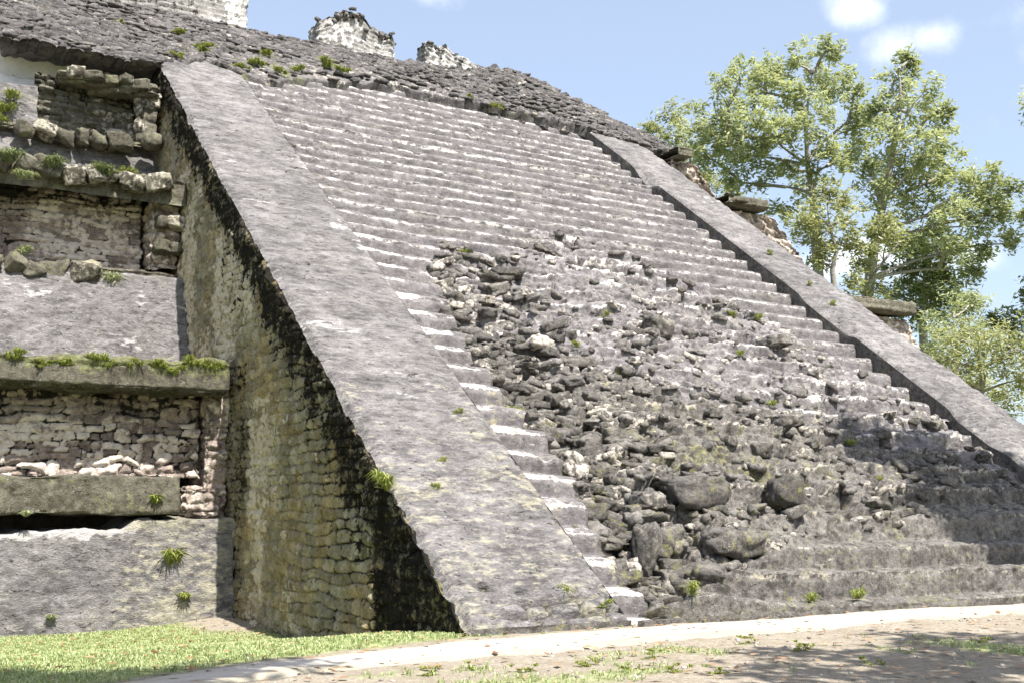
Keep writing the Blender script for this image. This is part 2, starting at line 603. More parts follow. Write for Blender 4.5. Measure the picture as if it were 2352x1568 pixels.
pw = W(PX.size); pw[:, 1] = (1 - sstep(edge + .45 * fbm2(PX * 1.5, PY * 5, 5, 443), .05, .9)).ravel(); pw[:, 0] = (1 - sstep(PX, 2.5, 8)).ravel()
tag(new_mesh('path', np.stack([PX, PY, PZ], -1).reshape(-1, 3), grid_faces(len(pr), len(px)), mp, pw), kind='structure')

# ------------------------------------------------------------------ the pyramid
PYR = empty('stepped_pyramid', 'ruined grey limestone stepped pyramid with one broad steep stairway, half of it collapsed', 'pyramid', (15.5, 22, 0))

POLY = [(9.6, -.3), (9.75, .8), (9.72, 1.38), (10.04, 2.86), (10.42, 4.19), (10.18, 5.67), (10.1, 6.86), (10.23, 8.72), (10.59, 11.12), (11.3, 12.6),
        (12.99, 12.6), (15.41, 14.9), (17.15, 14.4), (18.7, 13.0), (19.68, 11.47), (20.6, 9.73), (21.3, 7.93), (21.8, 6.2), (23, 4.8), (23, 3.2), (21.03, 2.75),
        (17.93, 2.4), (14.28, 2.0), (12.88, 1.45), (11.2, .95), (10.35, .45), (10.2, -.3)]


def poly_sd(x, y, poly):
    """signed distance, positive inside"""
    d = np.full(x.shape, 1e9); ins = np.zeros(x.shape, bool)
    n = len(poly)
    for i in range(n):
        ax, ay = poly[i]; bx, by = poly[(i + 1) % n]
        ex, ey = bx - ax, by - ay
        tt = np.clip(((x - ax) * ex + (y - ay) * ey) / (ex * ex + ey * ey), 0, 1)
        d = np.minimum(d, np.hypot(x - ax - tt * ex, y - ay - tt * ey))
        c = ((ay > y) != (by > y)) & (x < (bx - ax) * (y - ay) / (by - ay + 1e-12) + ax)
        ins ^= c
    return np.where(ins, d, -d)


LST = .69


def s_top(x):      # where the steps give way to the rough upper masonry
    return np.interp(x, [6.7, 8.3, 8.9, 9.6, 12, 15, 17, 21.7, 24.5], [22.3, 23.6, 23.4, 22.7, 24.3, 25.3, 25.2, 24.7, 23.6]) + .3 * fbm2(x * 2.5, x * 0, 3, 77)


dx, ds = .025, .021
xs = np.arange(X1 - .02, X2 + .03, dx); ss = np.arange(-.3, 26.4, ds)
SX, SS = np.meshgrid(xs, ss)
up = sstep(SS, 10, 17)
sh = -.36 * sstep(SX, 10.5, 13) * (1 - sstep(SS, 1.6, 3.2))
sw = SS - sh - .55 + .04 * fbm2(SX * .8, SS * .35, 3, 1) + .018 * fbm2(SX * 4, SS * 1.5, 2, 2)
kk = np.floor(sw / LST); q = sw / LST - kk
jit = (hsh(kk.astype(np.int64) + 50, 3, 5) - .5) * .05
lowr = sstep(SX, 10.2, 11.2) * (1 - sstep(SS, 2.6, 3.4))
qc = .70 - .05 * lowr; D = .27 + .06 * lowr
prof = np.where(q < qc, -D * (q / qc), -D * (1 - (q - qc) / (1 - qc)))
# rounded, worn noses
nose = np.exp(-(np.minimum(q, 1 - q) / .085) ** 2)
wear_n = .055 + .05 * sstep(fbm2(SX * 1.3, kk * 3.1, 3, 8), .05, .7)
nose = np.exp(-(np.minimum(q, 1 - q) / (.075 - .02 * lowr)) ** 2)
line = np.exp(-((np.minimum(q + .01, 1.01 - q)) / .05) ** 2)  # sun catching each nose, painted as a thin bright line
prof = prof - nose * wear_n * (1 - .4 * lowr)
# blocks along each step
uq = SX / .62 + hsh(kk.astype(np.int64) + 50, 1, 6) * 9
cb = np.floor(uq).astype(np.int64); ab = uq - cb
btone = hsh(cb, kk.astype(np.int64) + 50, 9)
prof = prof + (hsh(cb, kk.astype(np.int64) + 50, 10) - .5) * .016 - .012 * np.exp(-(np.minimum(ab, 1 - ab) / .03) ** 2)
prof = prof + .02 * fbm2(SX * 2.2, kk * 1.7, 3, 11)
bq = np.floor(SX / .8 + hsh(kk.astype(np.int64) + 50, 2, 7) * 9)
aq = SX / .8 + hsh(kk.astype(np.int64) + 50, 2, 7) * 9 - bq
prof = prof - lowr * (.06 * np.exp(-(np.minimum(aq, 1 - aq) / .03) ** 2) + .05 * sstep(fbm2(SX * 1.1, SS * 2.5, 4, 16), .12, .5)) 
# chips and small holes
chip = sstep(fbm2(SX * 1.6, SS * 2.2, 3, 15), .33, .6) * (.5 + .5 * nose)
prof = prof - .09 * chip * (1 - .3 * up) * (1 - .7 * lowr)
h0 = np.interp(SX, [X1, X1 + 1.2, X2 - 2, X2], [-.03, -.10, -.17, -.2]) * (1 - .55 * sstep(SS, 19, 23) * (SX < 12))
H = h0 + prof + jit
RD = poly_sd(SX, SS, POLY) + .28 * fbm2(SX * 1.2, SS * 1.2, 3, 20)
pit = np.exp(-((SX - 10.5 - .09 * SS) / .75) ** 2) * (1 - sstep(SS, 6.5, 11.5)) * sstep(RD, -.05, .25)
deep = sstep(RD, -.02, .22)
rz = np.maximum(sstep(SX + .8 * fbm2(SX * .4, SS * .4, 2, 28), 11.6, 15.0) * sstep(SS, .5, 2), sstep(SS + .8 * fbm2(SX * .4 + 3, SS * .4, 2, 31), 5.5, 9.5) * sstep(SX, 10.6, 11.6))
br = sstep(fbm2(SX * .55, SS * 1.1, 3, 36), -.25, .35)                      # where the old step line is lost


def courses(LL, cw, qq, dd_, seed, warp):
    """broken courses: every block has its own small tread and front"""
    vv = sw / LL + warp * fbm2(SX * .9, SS * .9, 3, seed) + warp * .5 * fbm2(SX * 3.1, SS * 2.5, 2, seed + 1)
    r = np.floor(vv); b = vv - r; r = r.astype(np.int64)
    u = SX / (cw * (.7 + .7 * hsh(r + 99, 0, seed + 2))) + hsh(r + 99, 1, seed + 3) * 9 + .12 * vn2(SX * 5, SS * 7, seed + 4)
    c_ = np.floor(u); a = u - c_; c_ = c_.astype(np.int64)
    sh_ = (hsh(r + 99, c_ + 500, seed + 5) - .5) * .5          # blocks slipped up or down
    b2 = np.clip(b + sh_ * .35, 0, 1)
    saw = np.where(b2 < qq, -dd_ * b2 / qq, -dd_ * (1 - (b2 - qq) / (1 - qq)))
    jt = np.exp(-(np.minimum(a, 1 - a) / .05) ** 2)
    o = hsh(r + 99, c_ + 500, seed + 6)
    return saw, jt, o, np.exp(-(np.minimum(b2, 1 - b2) / .10) ** 2)


s1, j1_, o1_, n1_ = courses(LST, .62, .68, .27, 900, .06)
s2, j2_, o2_, n2_ = courses(LST / 2, .42, .66, .155, 910, .14)
m_ = np.clip(rz * (1 - .55 * br), 0, 1)
rubh = -.16 - .14 * (1 - rz) - .34 * pit + m_ * (s1 + (o1_ - .5) * .12 - .07 * j1_ - .10 * (o1_ < .07)) + (1 - m_) * (s2 + (o2_ - .5) * .21 - .10 * j2_ - .14 * (o2_ < .09)) \
    + .08 * fbm2(SX * .6, SS * .8, 3, 21) + .05 * fbm2(SX * 2.2, SS * 3.5, 3, 22) \
    - .035 * (m_ * n1_ + (1 - m_) * n2_)
jt_ = m_ * j1_ + (1 - m_) * j2_; bt = m_ * o1_ + (1 - m_) * o2_; nn_ = m_ * n1_ + (1 - m_) * n2_
# cavities where stones have fallen out
holes = [(15.97, 9.42, .17, .16), (13.5, 5.3, .22, .12), (12.25, 9.3, .13, .1), (13.1, 4.0, .2, .12), (12.1, 3.5, .25, .12), (14.9, 3.0, .3, .16), (11.9, 2.6, .3, .15), (17.5, 12.4, .2, .12), (15.2, 11.6, .2, .12),
         (18.3, 7.2, .2, .1), (14.2, 7.1, .18, .1), (16.4, 7.4, .2, .1), (19.2, 6.2, .25, .12), (13.2, 2.1, .5, .14), (11.6, 8.9, .12, .1), (12.0, 8.6, .1, .14), (19.8, 4.2, .3, .1), (21.5, 4.5, .3, .14)]
rr = np.random.default_rng(5)
for _ in range(70):
    holes.append((rr.uniform(10.4, 21.3), rr.uniform(1.5, 13.5), rr.uniform(.06, .17), rr.uniform(.04, .09)))
hole = np.zeros(SX.shape)
for (hx, hs, ra, rb) in holes:
    c0 = int((hx - 1 - xs[0]) / dx); c1 = int((hx + 1 - xs[0]) / dx); r0_ = int((hs - 1 - ss[0]) / ds); r1_ = int((hs + 1 - ss[0]) / ds)
    sl_ = (slice(max(r0_, 0), r1_), slice(max(c0, 0), max(c1, 1)))
    hole[sl_] = np.maximum(hole[sl_], 1 - sstep(((SX[sl_] - hx) / ra) ** 2 + ((SS[sl_] - hs) / rb) ** 2 + .5 * vn2(SX[sl_] * 7, SS[sl_] * 7, 35), .6, 1.25))
rubh = rubh - .26 * hole
H = H * (1 - deep) + np.minimum(rubh, -.12) * deep
V = sl_pt(SX, SS, H).reshape(-1, 3)
dr = np.clip(deep + .6 * lowr, 0, 1).ravel()
f1_ = fbm3(V, 4.5, 3, 940); f2_ = fbm3(V, 15, 2, 950); f3_ = fbm3(V, 3.2, 3, 960)
am = (.016 + .062 * dr) * f1_ + (.008 + .020 * dr) * f2_ - .05 * dr * np.abs(f3_)
edge_ = np.minimum(1, np.minimum(SX - xs[0], xs[-1] - SX) / .1).ravel()
V[:, 1] += am * -.8 * edge_; V[:, 2] += am * .6 * edge_
V[:, 0] += .035 * dr * fbm3(V + 7, 5, 2, 970) * edge_
V_stair = V
low_ = 1 - sstep(SS, 2, 9)
wr = W(len(V))
wr[:, 0] = (.42 + .25 * btone + .08 * fbm2(SX * .5, SS * .5, 2, 24) + deep * (bt - .5) * .45 + .16 * lowr + .10 * deep * (1 - low_)).ravel()
low = 1 - sstep(SS, 2, 13)
wr[:, 1] = (low * .30 + .25 * sstep(fbm2(SX * .7, SS * .7, 3, 25), .15, .6) * (.35 + low)).ravel() * 1.0
wr[:, 2] = (.45 * chip * (1 - deep) + .30 * pit + deep * .45 * jt_ + .7 * hole * deep + .35 * deep * (bt < .09) + .22 * sstep(fbm2(SX * .9, SS * 2.6, 4, 30), .1, .5) * up).ravel()
wr[:, 3] = (.95 * line * (1 - .35 * lowr) * (1 - .5 * deep) * (.85 + .25 * vn2(SX * 1.2, kk * 2.7, 34)) + .38 * deep * nn_ * (.6 + .6 * sstep(fbm2(SX * 1.3, SS * 2.2, 3, 33), -.1, .4)) + .2 * deep * (bt > .88) + .80 * (1 - sstep(SX - X1, .3, 1.1)) * (.55 + .7 * sstep(fbm2(SX * 2.2, SS * 2.2, 3, 37), -.3, .3)) * (q < .6) * (1 - sstep(SS, 12, 16)) * (1 - .3 * deep)).ravel()  # pale channel: painted nose highlights together with clean plaster on the left treads
Fc = grid_faces(len(ss), len(xs))
fc_r = np.repeat(np.arange(len(ss) - 1), len(xs) - 1); fc_c = np.tile(np.arange(len(xs) - 1), len(ss) - 1)
keep = SS[fc_r, fc_c] < s_top(SX[fc_r, fc_c]) + .35
isr = RD[fc_r, fc_c] > .0
band = kk[fc_r, fc_c]
for k in np.unique(band):
    m = keep & (band == k) & ~isr
    if m.sum() < 400:
        continue
    v, f, a = compact(V, Fc[m], wr)
    mid_ = np.interp(k * LST + .55, [0, 3, 12, 16], [10.0, 13, 15, 15])
    cxf = v[f].mean(1)[:, 0]
    for half in ((cxf < mid_, cxf >= mid_) if k * LST < 15.5 else (cxf > -1,)):
        if half.sum() > 400:
            v_, f_, a_ = compact(v, f[half], a)
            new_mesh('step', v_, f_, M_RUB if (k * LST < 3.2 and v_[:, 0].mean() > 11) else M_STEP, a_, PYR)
m = keep & isr
upz = (SS + .9 * fbm2(SX * .9, SS * .9, 4, 980) + .35 * (SX - 10))[fc_r, fc_c] > 8.2
v, f, a = compact(V, Fc[m & ~upz], wr)
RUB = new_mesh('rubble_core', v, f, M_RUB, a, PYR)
v, f, a = compact(V, Fc[m & upz], wr)
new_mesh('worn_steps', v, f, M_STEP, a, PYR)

# individual stones lodged in the collapsed part: laid in rough courses
P = []; S = []; A = []
s = -.1
while s < 15:
    x = 9.5
    while x < 21.75:
        wst = random.uniform(.11, .27) * random.choice((.8, 1, 1, 1.35))
        x += wst
        P.append((x + random.uniform(-.05, .05), s + random.uniform(-.09, .09), 0)); S.append((wst * .85, random.uniform(.10, .18), random.uniform(.05, .10)))
        x += wst
    s += random.uniform(.20, .31)
P = np.array(P); S = np.array(S)
rd = poly_sd(P[:, 0], P[:, 1], POLY)
pt = np.exp(-((P[:, 0] - 10.5 - .09 * P[:, 1]) / .8) ** 2) * (1 - sstep(P[:, 1], 6.5, 11.5))
xl_ = np.interp(P[:, 1], [0, 3, 5, 8, 11, 14], [9.8, 10.0, 10.2, 10.2, 10.6, 12])
left_zone = 1 - sstep(P[:, 0] - xl_, .9, 3.2)
right_zone = 1 - left_zone
keepp = (rd > .1) & (RNG.random(len(P)) < np.clip(.10 + .62 * left_zone * (1 - .5 * sstep(P[:, 1], 8, 12)) + .3 * pt, .05, 1))
P, S, pt, right_zone = P[keepp], S[keepp], pt[keepp], right_zone[keepp]
ix = np.clip(((P[:, 0] - xs[0]) / dx).astype(int), 0, len(xs) - 1); iy = np.clip(((P[:, 1] - ss[0]) / ds).astype(int), 0, len(ss) - 1)
hh = H[iy, ix]
big = RNG.random(len(P)) < .10
S[big] *= 1.35
S = S * (1 + .25 * (1 - right_zone))[:, None]
hp = hh + S[:, 2] * (-.3 + .8 * RNG.random(len(P)))
C = sl_pt(P[:, 0], P[:, 1], hp)
A = W(len(P))
A[:, 0] = .15 + .75 * RNG.random(len(P))
dz_ = 1 - sstep(P[:, 1], 1, 9)
A[:, 1] = .12 + .4 * RNG.random(len(P)) * dz_ + .12 * dz_
A[:, 2] = .20 * pt + .18 * (1 - right_zone) + .25 * RNG.random(len(P)) ** 2 + .10 * dz_ * (1 - right_zone)
A[:, 3] = np.where(RNG.random(len(P)) < .16, .6, .15)
v, f, a = stones(C, S, rots(len(P), .25, .2), A, 31, ICO3, .42, .26)
new_mesh('rubble_stones', v, f, M_RUB, a, PYR)['kind'] = 'stuff'


def edge_chip(s, seed):
    return -.06 * sstep(fbm2(s * 1.6, s * 0, 4, seed), .12, .42) - .04 * sstep(fbm2(s * 6, s * 0 + 3, 3, seed + 1), -.1, .5)


# small broken stone filling the collapse
n_ = 9000
P = np.stack([RNG.uniform(9.7, 21.9, n_), RNG.uniform(.2, 14.6, n_)], -1)
rd = poly_sd(P[:, 0], P[:, 1], POLY)
lz_ = 1 - sstep(P[:, 0] - np.interp(P[:, 1], [0, 3, 5, 8, 11, 14], [9.8, 10.0, 10.2, 10.2, 10.6, 12]), 1.2 - .06 * P[:, 1], 4.4 - .18 * P[:, 1])
kp = (rd > .10) & (RNG.random(n_) < (.20 + .80 * lz_) * (1 - .55 * sstep(P[:, 1], 7.5, 12)) * (.55 + .9 * sstep(fbm2(P[:, 0] * .9, P[:, 1] * 1.2, 3, 990), -.3, .3)))
P = P[kp]; lz_ = lz_[kp]; k_ = len(P)
sz = (.035 + .06 * RNG.random(k_) ** 1.5) * (1 + .3 * lz_)
ix = np.clip(((P[:, 0] - xs[0]) / dx).astype(int), 0, len(xs) - 1); iy = np.clip(((P[:, 1] - ss[0]) / ds).astype(int), 0, len(ss) - 1)
C = V_stair[iy * len(xs) + ix] + HV * (sz * (-.35 + (.35 + .5 * lz_) * RNG.random(k_) + .25 * lz_))[:, None]
A = W(k_); A[:, 0] = .25 + .7 * RNG.random(k_); A[:, 1] = .15 * RNG.random(k_) + .2 * (1 - sstep(P[:, 1], 2, 8)); A[:, 2] = .35 * RNG.random(k_) ** 2; A[:, 3] = np.where(RNG.random(k_) < .2, .6, .12)
v, f, a = stones(C, np.stack([sz * (1.1 + 1.1 * RNG.random(k_)), sz * 1.1, sz * (.55 + .4 * RNG.random(k_))], -1), rots(k_, .3, .3), A, 35, ICO2, .4, .22)
new_mesh('broken_stone', v, f, M_RUB, a, PYR)['kind'] = 'stuff'


# balustrades -------------------------------------------------------
def balustrade(xa, xb, seed, stop, left):
    b = empty('balustrade', 'wide smooth left balustrade' if left else 'right balustrade edged by a dark inner face')
    b.parent = PYR; b.matrix_parent_inverse = Matrix.Translation(-Vector(PYR.location))
    x = np.arange(xa, xb + 1e-6, .03); x[-1] = xb
    s = np.arange(-.12, 25, .03)
    X, Sg = np.meshgrid(x, s)
    e = np.minimum(X - xa, xb - X)
    sd, stn, spr = cells(X, Sg, .32, .55, seed + 20, .7)
    h = (spr - .5) * .014 - .018 * (1 - sstep(sd, 0, .02)) * sstep(fbm2(X * .8, Sg * .8, 3, seed + 22), -.25, .25) + .010 * fbm2(X * 6, Sg * 9, 3, seed + 21) + .028 * fbm2(X * .9, Sg * .9, 3, seed) + .012 * fbm2(X * 2, Sg * 9, 3, seed + 1) + .006 * fbm2(X * 14, Sg * 14, 2, seed + 2)
    h = h - (.07 if not left else .05) * np.exp(-(e / .06) ** 2) * ((X - xa) < 1) - .02 * np.exp(-((xb - X) / .08) ** 2) - .03 * sstep(fbm2(X * 2.2, Sg * 2.2, 3, seed + 3), .4, .7)
    h = h + edge_chip(Sg, 330 if left else 340) * (1 - sstep(X - xa if left else xb - X, .02, .16))
    if not left:
        # the right one has crumbled along stretches of its inner edge
        brk_ = sstep(fbm2(Sg * .55, Sg * 0, 3, seed + 4), .05, .4) * (1 - sstep(X - xa, .12, .5))
        h = h - .10 * brk_
        h = h - .25 * sstep(Sg, 19.5, 20.1) * (1 - sstep(Sg, 20.1, 21.5)) * (1 - sstep(X - xa, .1, .35))
    wear = W(X.size)
    if left:
        # foot of the balustrade: two courses of bare blocks
        d, tn, pr = cells(X, Sg + .05, .25, .58, seed + 6)
        ft = (1 - sstep(Sg, .40, .55)) * sstep(X, xa + .35, xa + .7)
        h = h - ft * (.12 - .12 * sstep(d, .01, .06)) + ft * (pr - .6) * .07
        wear[:, 2] = (ft * .9 * (1 - sstep(d, .0, .035))).ravel()
        # a shallow step in the plaster near the top and two spalled holes
        h = h + .045 * sstep(Sg + .05 * X, 18.6, 18.64) * (1 - sstep(X, 7.35, 7.5))
        for (hx, hs, r) in ((7.42, .75, .10), (7.85, .62, .06), (8.3, 1.9, .05)):
            g = np.exp(-(((X - hx) / 1.5) ** 2 + ((Sg - hs) * 1.4) ** 2) / (r * r))
            h = h - .18 * g
            wear[:, 2] += (.9 * g).ravel()
    lw = 1 - sstep(Sg, 2.5, 9)
    wear[:, 0] = (.50 + .34 * fbm2(X * 1.1, Sg * .8, 4, seed + 7) + .16 * fbm2(X * .8, Sg * 4.5, 3, seed + 8) + .26 * (stn - .5)).ravel()
    wear[:, 2] += (.55 * (1 - sstep(sd, 0, .016)) * sstep(fbm2(X * .8, Sg * .8, 3, seed + 22), -.25, .25)).ravel()
    wear[:, 1] += (.42 * lw + .2 * sstep(fbm2(X, Sg, 3, seed + 9), .1, .6) * lw).ravel()
    wear[:, 2] += (.34 * sstep(fbm2(X * .9, Sg * .5, 4, seed + 12), .05, .6) * sstep(Sg, 6, 14)).ravel() * .8
    pl = .52 * sstep(fbm2(X * .8 + Sg * .1, Sg * 1.3, 4, seed + 10), .28, .7)
    if left:
        pl = pl + .3 * np.exp(-((xb - X) / .22) ** 2) * (Sg > 9)       # pale worn line along the inner edge
        for (hx, hs, rx, rs) in ((7.9, 6.2, .38, .16), (8.0, 5.5, .42, .2), (7.55, 13.2, .3, .12), (8.9, 12.6, .25, .45), (7.3, 15.6, .3, .1)):
            pl = pl + .5 * np.exp(-(((X - hx) / rx) ** 2 + ((Sg - hs) / rs) ** 2) ** 2)
    wear[:, 3] = np.clip(pl, 0, 1).ravel()
    Vb = sl_pt(X, Sg, h).reshape(-1, 3)
    Fb = grid_faces(len(s), len(x))
    r_ = np.repeat(np.arange(len(s) - 1), len(x) - 1); c_ = np.tile(np.arange(len(x) - 1), len(s) - 1)
    kp = Sg[r_, c_] < stop(X[r_, c_])
    v, f, a = compact(Vb, Fb[kp], wear)
    new_mesh('coping', v, f, M_PLAS, a, b)
    # inner face, down to behind the steps; foot of the front
    xi = xb if left else xa
    sg = np.arange(-.12, 24.6, .04); wv = np.linspace(0, 1, 16)
    G, Wg = np.meshgrid(sg, wv)
    Vi = sl_pt(np.full(G.shape, xi), G, (-.02 if left else -.045) - Wg * .85)
    hi = .03 * fbm2(G * 2, Wg * 2, 3, seed + 11)
    if not left:
        # follow the crumbled edge
        bb = .10 * sstep(fbm2(G * .55, G * 0, 3, seed + 4), .05, .4) + .25 * sstep(G, 19.5, 20.1) * (1 - sstep(G, 20.1, 21.5))
        Vi = Vi + HV * (-(1 - Wg) * bb)[..., None]
    Vi[..., 0] += hi * (1 if left else -1) * np.minimum(1, Wg * 8)
    wi = W(G.size, .42, .1, .25, .1)
    fi = grid_faces(len(wv), len(sg))
    new_mesh('inner_face', Vi.reshape(-1, 3), fi, M_PLAS if left else M_RUB, W(G.size, .6, .1, 0, .4) if left else wi, b)
    return b


BL = balustrade(X0, X1, 100, lambda x: s_top(x) + .3, True)
BR = balustrade(X2, X3, 140, lambda x: s_top(x) + .3, False)
# vertical foot of both balustrades and of the stair
for (xa, xb, par) in ((X0, X1, BL), (X2, X3, BR), (X1, X2, PYR)):
    x = np.arange(xa, xb + .001, .04); zz = np.linspace(-.6, -.02, 16)
    Xf, Zf = np.meshgrid(x, zz)
    d, tn, pr = cells(Xf, Zf + 3, .3, .5, 160)
    yf = Y0 + (-.12 * CT if par is not PYR else -.2) + .02 - .02 * sstep(d, 0, .04) - .03 * fbm2(Xf * 2, Zf * 2, 2, 161)
    new_mesh('foot', np.stack([Xf, yf + 0 * Xf, Zf], -1).reshape(-1, 3), grid_faces(len(zz), len(x)), M_RUB, W(Xf.size, .5, .35, .2, .1), par)

# the tall side wall of the left balustrade (in shade) ---------------
y = np.arange(Y0 - .1, 31.2, .025); wv = np.linspace(0, 1, 400)
Yg, Wg = np.meshgrid(y, wv)
zt = (Yg - Y0) * math.tan(TH) - .05 + edge_chip((Yg - Y0) / CT, 330) / CT
zb = np.full(Yg.shape, -1.1)
Zg = zb + (zt - zb) * Wg
coursew = .34 * Yg * 0
d, tn, pr = cells(Yg, Zg + 5, .19, .33, 170, .33)
d2, tn2, pr2 = cells(Yg, Zg + 5, .62, 1.1, 180, .5)
below = (zt - Zg)                                     # height under the coping
older = 1 - sstep(Yg, 15.3, 15.42)                    # the front part is set back a little, rougher and black with algae
smoothp = sstep(Yg + .25 * (6 - Zg), 18.5, 22.0)                       # plastered stretch near the terraces
hgt = .035 * sstep(d, .0, .03) * (1 - .6 * smoothp) + (pr - .5) * .055 * (1 - .5 * smoothp) + .03 * sstep(d2, 0, .05) * smoothp \
    + .07 * fbm2(Yg * .7, Zg * .7, 3, 171) + .055 * fbm2(Yg * 2.6, Zg * 4.2, 4, 172) + .03 * fbm2(Yg * 11, Zg * 13, 3, 181)
hgt = hgt - .10 * older - .06 * sstep(fbm2(Yg * 1.6, Zg * 2.6, 3, 178), .35, .6)
tp = sstep(1 - Wg, 0, .012)
hgt = hgt * tp
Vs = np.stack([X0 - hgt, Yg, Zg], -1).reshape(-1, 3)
ws = W(Yg.size)
ws[:, 0] = (.35 + .6 * tn).ravel()
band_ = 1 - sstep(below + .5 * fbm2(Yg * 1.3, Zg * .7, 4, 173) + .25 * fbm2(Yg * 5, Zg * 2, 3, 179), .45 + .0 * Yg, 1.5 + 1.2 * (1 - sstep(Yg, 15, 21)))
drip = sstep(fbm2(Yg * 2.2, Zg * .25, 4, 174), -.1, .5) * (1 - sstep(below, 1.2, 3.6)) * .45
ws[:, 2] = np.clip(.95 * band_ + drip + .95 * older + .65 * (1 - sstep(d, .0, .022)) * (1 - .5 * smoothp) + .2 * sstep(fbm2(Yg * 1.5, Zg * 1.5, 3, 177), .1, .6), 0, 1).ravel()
ws[:, 1] = np.clip(.30 * (1 - sstep(Zg, 1.0, 5.5)) * (1 - .7 * older) + .28 * sstep(fbm2(Yg * .9, Zg * .9, 3, 175), 0, .5) * (1 - sstep(Yg, 19, 23)) + .1 * older, 0, 1).ravel()
ws[:, 3] = np.clip(.85 * smoothp * sstep(fbm2(Yg * .6, Zg * .45, 3, 176), -.35, .4) + .3 * (pr > .85), 0, 1).ravel()
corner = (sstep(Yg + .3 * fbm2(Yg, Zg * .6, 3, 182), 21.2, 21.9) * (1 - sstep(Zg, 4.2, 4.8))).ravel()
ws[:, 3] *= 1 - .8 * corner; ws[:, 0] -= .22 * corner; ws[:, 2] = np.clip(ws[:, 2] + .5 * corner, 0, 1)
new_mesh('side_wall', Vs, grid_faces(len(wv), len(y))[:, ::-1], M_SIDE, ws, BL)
# right hand outer side of the right balustrade
y = np.arange(Y0 - .1, 34, .12); wv = np.linspace(0, 1, 60)
Yg, Wg = np.meshgrid(y, wv); zt = (Yg - Y0) * math.tan(TH) - .05 + edge_chip((Yg - Y0) / CT, 340) / CT
Zg = -1.1 + (zt + 1.1) * Wg
d, tn, pr = cells(Yg, Zg + 5, .3, .5, 190)
new_mesh('side_wall', np.stack([X3 + .05 * sstep(d, 0, .06) * (Wg < .99), Yg, Zg], -1).reshape(-1, 3), grid_faces(len(wv), len(y)), M_SIDE, W(Yg.size, .5, .2, .3, 0), BR)


# solid blocks with rough stone skin ---------------------------------
def rough_box(name, x0, x1, y0, y1, z0, z1, mat, parent, res=.06, amp=.03, course=.24, cw=.4, groove=.05, seed=0, wearf=None,
              topf=None, batter=(0, 0, 0), prou=.04, faces='fblrt', noise_sc=1.3, edge=.05):
    """axis aligned block; faces displaced by position-based noise so that they meet; batter = (front, left, right) lean per metre"""
    Vs = []; Fs = []; Ws = []; n0 = 0
    cx, cy, cz = (x0 + x1) / 2, (y0 + y1) / 2, (z0 + z1) / 2

    def lin(a, b, r):
        return np.linspace(a, b, max(2, int(round((b - a) / r)) + 1))
    LX, LY, LZ = lin(x0, x1, res), lin(y0, y1, res * (1 if (y1 - y0) < 3 else 3)), lin(z0, z1, res)
    spec = {'f': (LX, LZ), 'b': (LX, LZ), 'l': (LY, LZ), 'r': (LY, LZ), 't': (LX, LY), 'u': (LX, LY)}
    for fc in faces:
        a, b = spec[fc]
        A_, B_ = np.meshgrid(a, b)
        if fc == 'f': p = np.stack([A_, A_ * 0 + y0, B_], -1); nn = (0, -1, 0); fl = False
        if fc == 'b': p = np.stack([A_, A_ * 0 + y1, B_], -1); nn = (0, 1, 0); fl = True
        if fc == 'l': p = np.stack([A_ * 0 + x0, A_, B_], -1); nn = (-1, 0, 0); fl = True
        if fc == 'r': p = np.stack([A_ * 0 + x1, A_, B_], -1); nn = (1, 0, 0); fl = False
        if fc == 't': p = np.stack([A_, B_, A_ * 0 + z1], -1); nn = (0, 0, 1); fl = False
        if fc == 'u': p = np.stack([A_, B_, A_ * 0 + z0], -1); nn = (0, 0, -1); fl = True
        p = p.reshape(-1, 3)
        f = grid_faces(len(b), len(a))
        if fl: f = f[:, ::-1]
        u = p[:, 0] + p[:, 1]
        d, tn, pr = cells(u, p[:, 2] + 20, course, cw, seed + 1, .25 if mat is not M_FAC else .62)
        # position based inward direction, continuous over the edges
        ex = (p[:, 0] - x0, x1 - p[:, 0], p[:, 1] - y0, y1 - p[:, 1], p[:, 2] - z0, z1 - p[:, 2])
        e_ = edge * 1.6
        ix_ = sstep(-ex[0], -e_, 0) - sstep(-ex[1], -e_, 0)
        iy_ = sstep(-ex[2], -e_, 0) - sstep(-ex[3], -e_, 0)
        iz_ = sstep(-ex[4], -e_, 0) - sstep(-ex[5], -e_, 0)
        inn = np.stack([ix_, iy_, iz_], -1)
        ln = np.linalg.norm(inn, axis=1, keepdims=True)
        rnd = np.maximum(0, ln[:, 0] - 1) * edge * 1.5
        inn = inn / np.maximum(ln, 1e-3)
        dep = groove * (1 - sstep(d, 0, groove * 1.2 + .01)) + prou * (1 - pr) + amp * (fbm3(p, noise_sc, 3, seed) + .5) + amp * .35 * fbm3(p, 7, 2, seed + 5) + rnd
        if topf is not None:
            zt_ = topf(p[:, 0], p[:, 1])
            p[:, 2] = z0 + (p[:, 2] - z0) / (z1 - z0) * (zt_ - z0)
        hz = p[:, 2] - z0
        q_ = p + inn * dep[:, None]
        fy = np.clip((y1 - p[:, 1]) / (y1 - y0), 0, 1)
        q_[:, 1] += batter[0] * hz * fy
        fx = np.clip((p[:, 0] - x0) / (x1 - x0), 0, 1)
        q_[:, 0] += batter[1] * hz * (1 - fx) - batter[2] * hz * fx
        a_ = W(len(p), .25 + .5 * tn)
        jd = 1 - sstep(d, 0, .03)
        a_[:, 2] = jd * .35
        if wearf is not None:
            wearf(p, a_, d, tn, pr)
        Vs.append(q_); Fs.append(f + n0); Ws.append(a_); n0 += len(p)
    return new_mesh(name, np.concatenate(Vs), np.concatenate(Fs), mat, np.clip(np.concatenate(Ws), 0, 1), parent)


def fb(p, sc, o, seed): return fbm3(p, sc, o, seed)


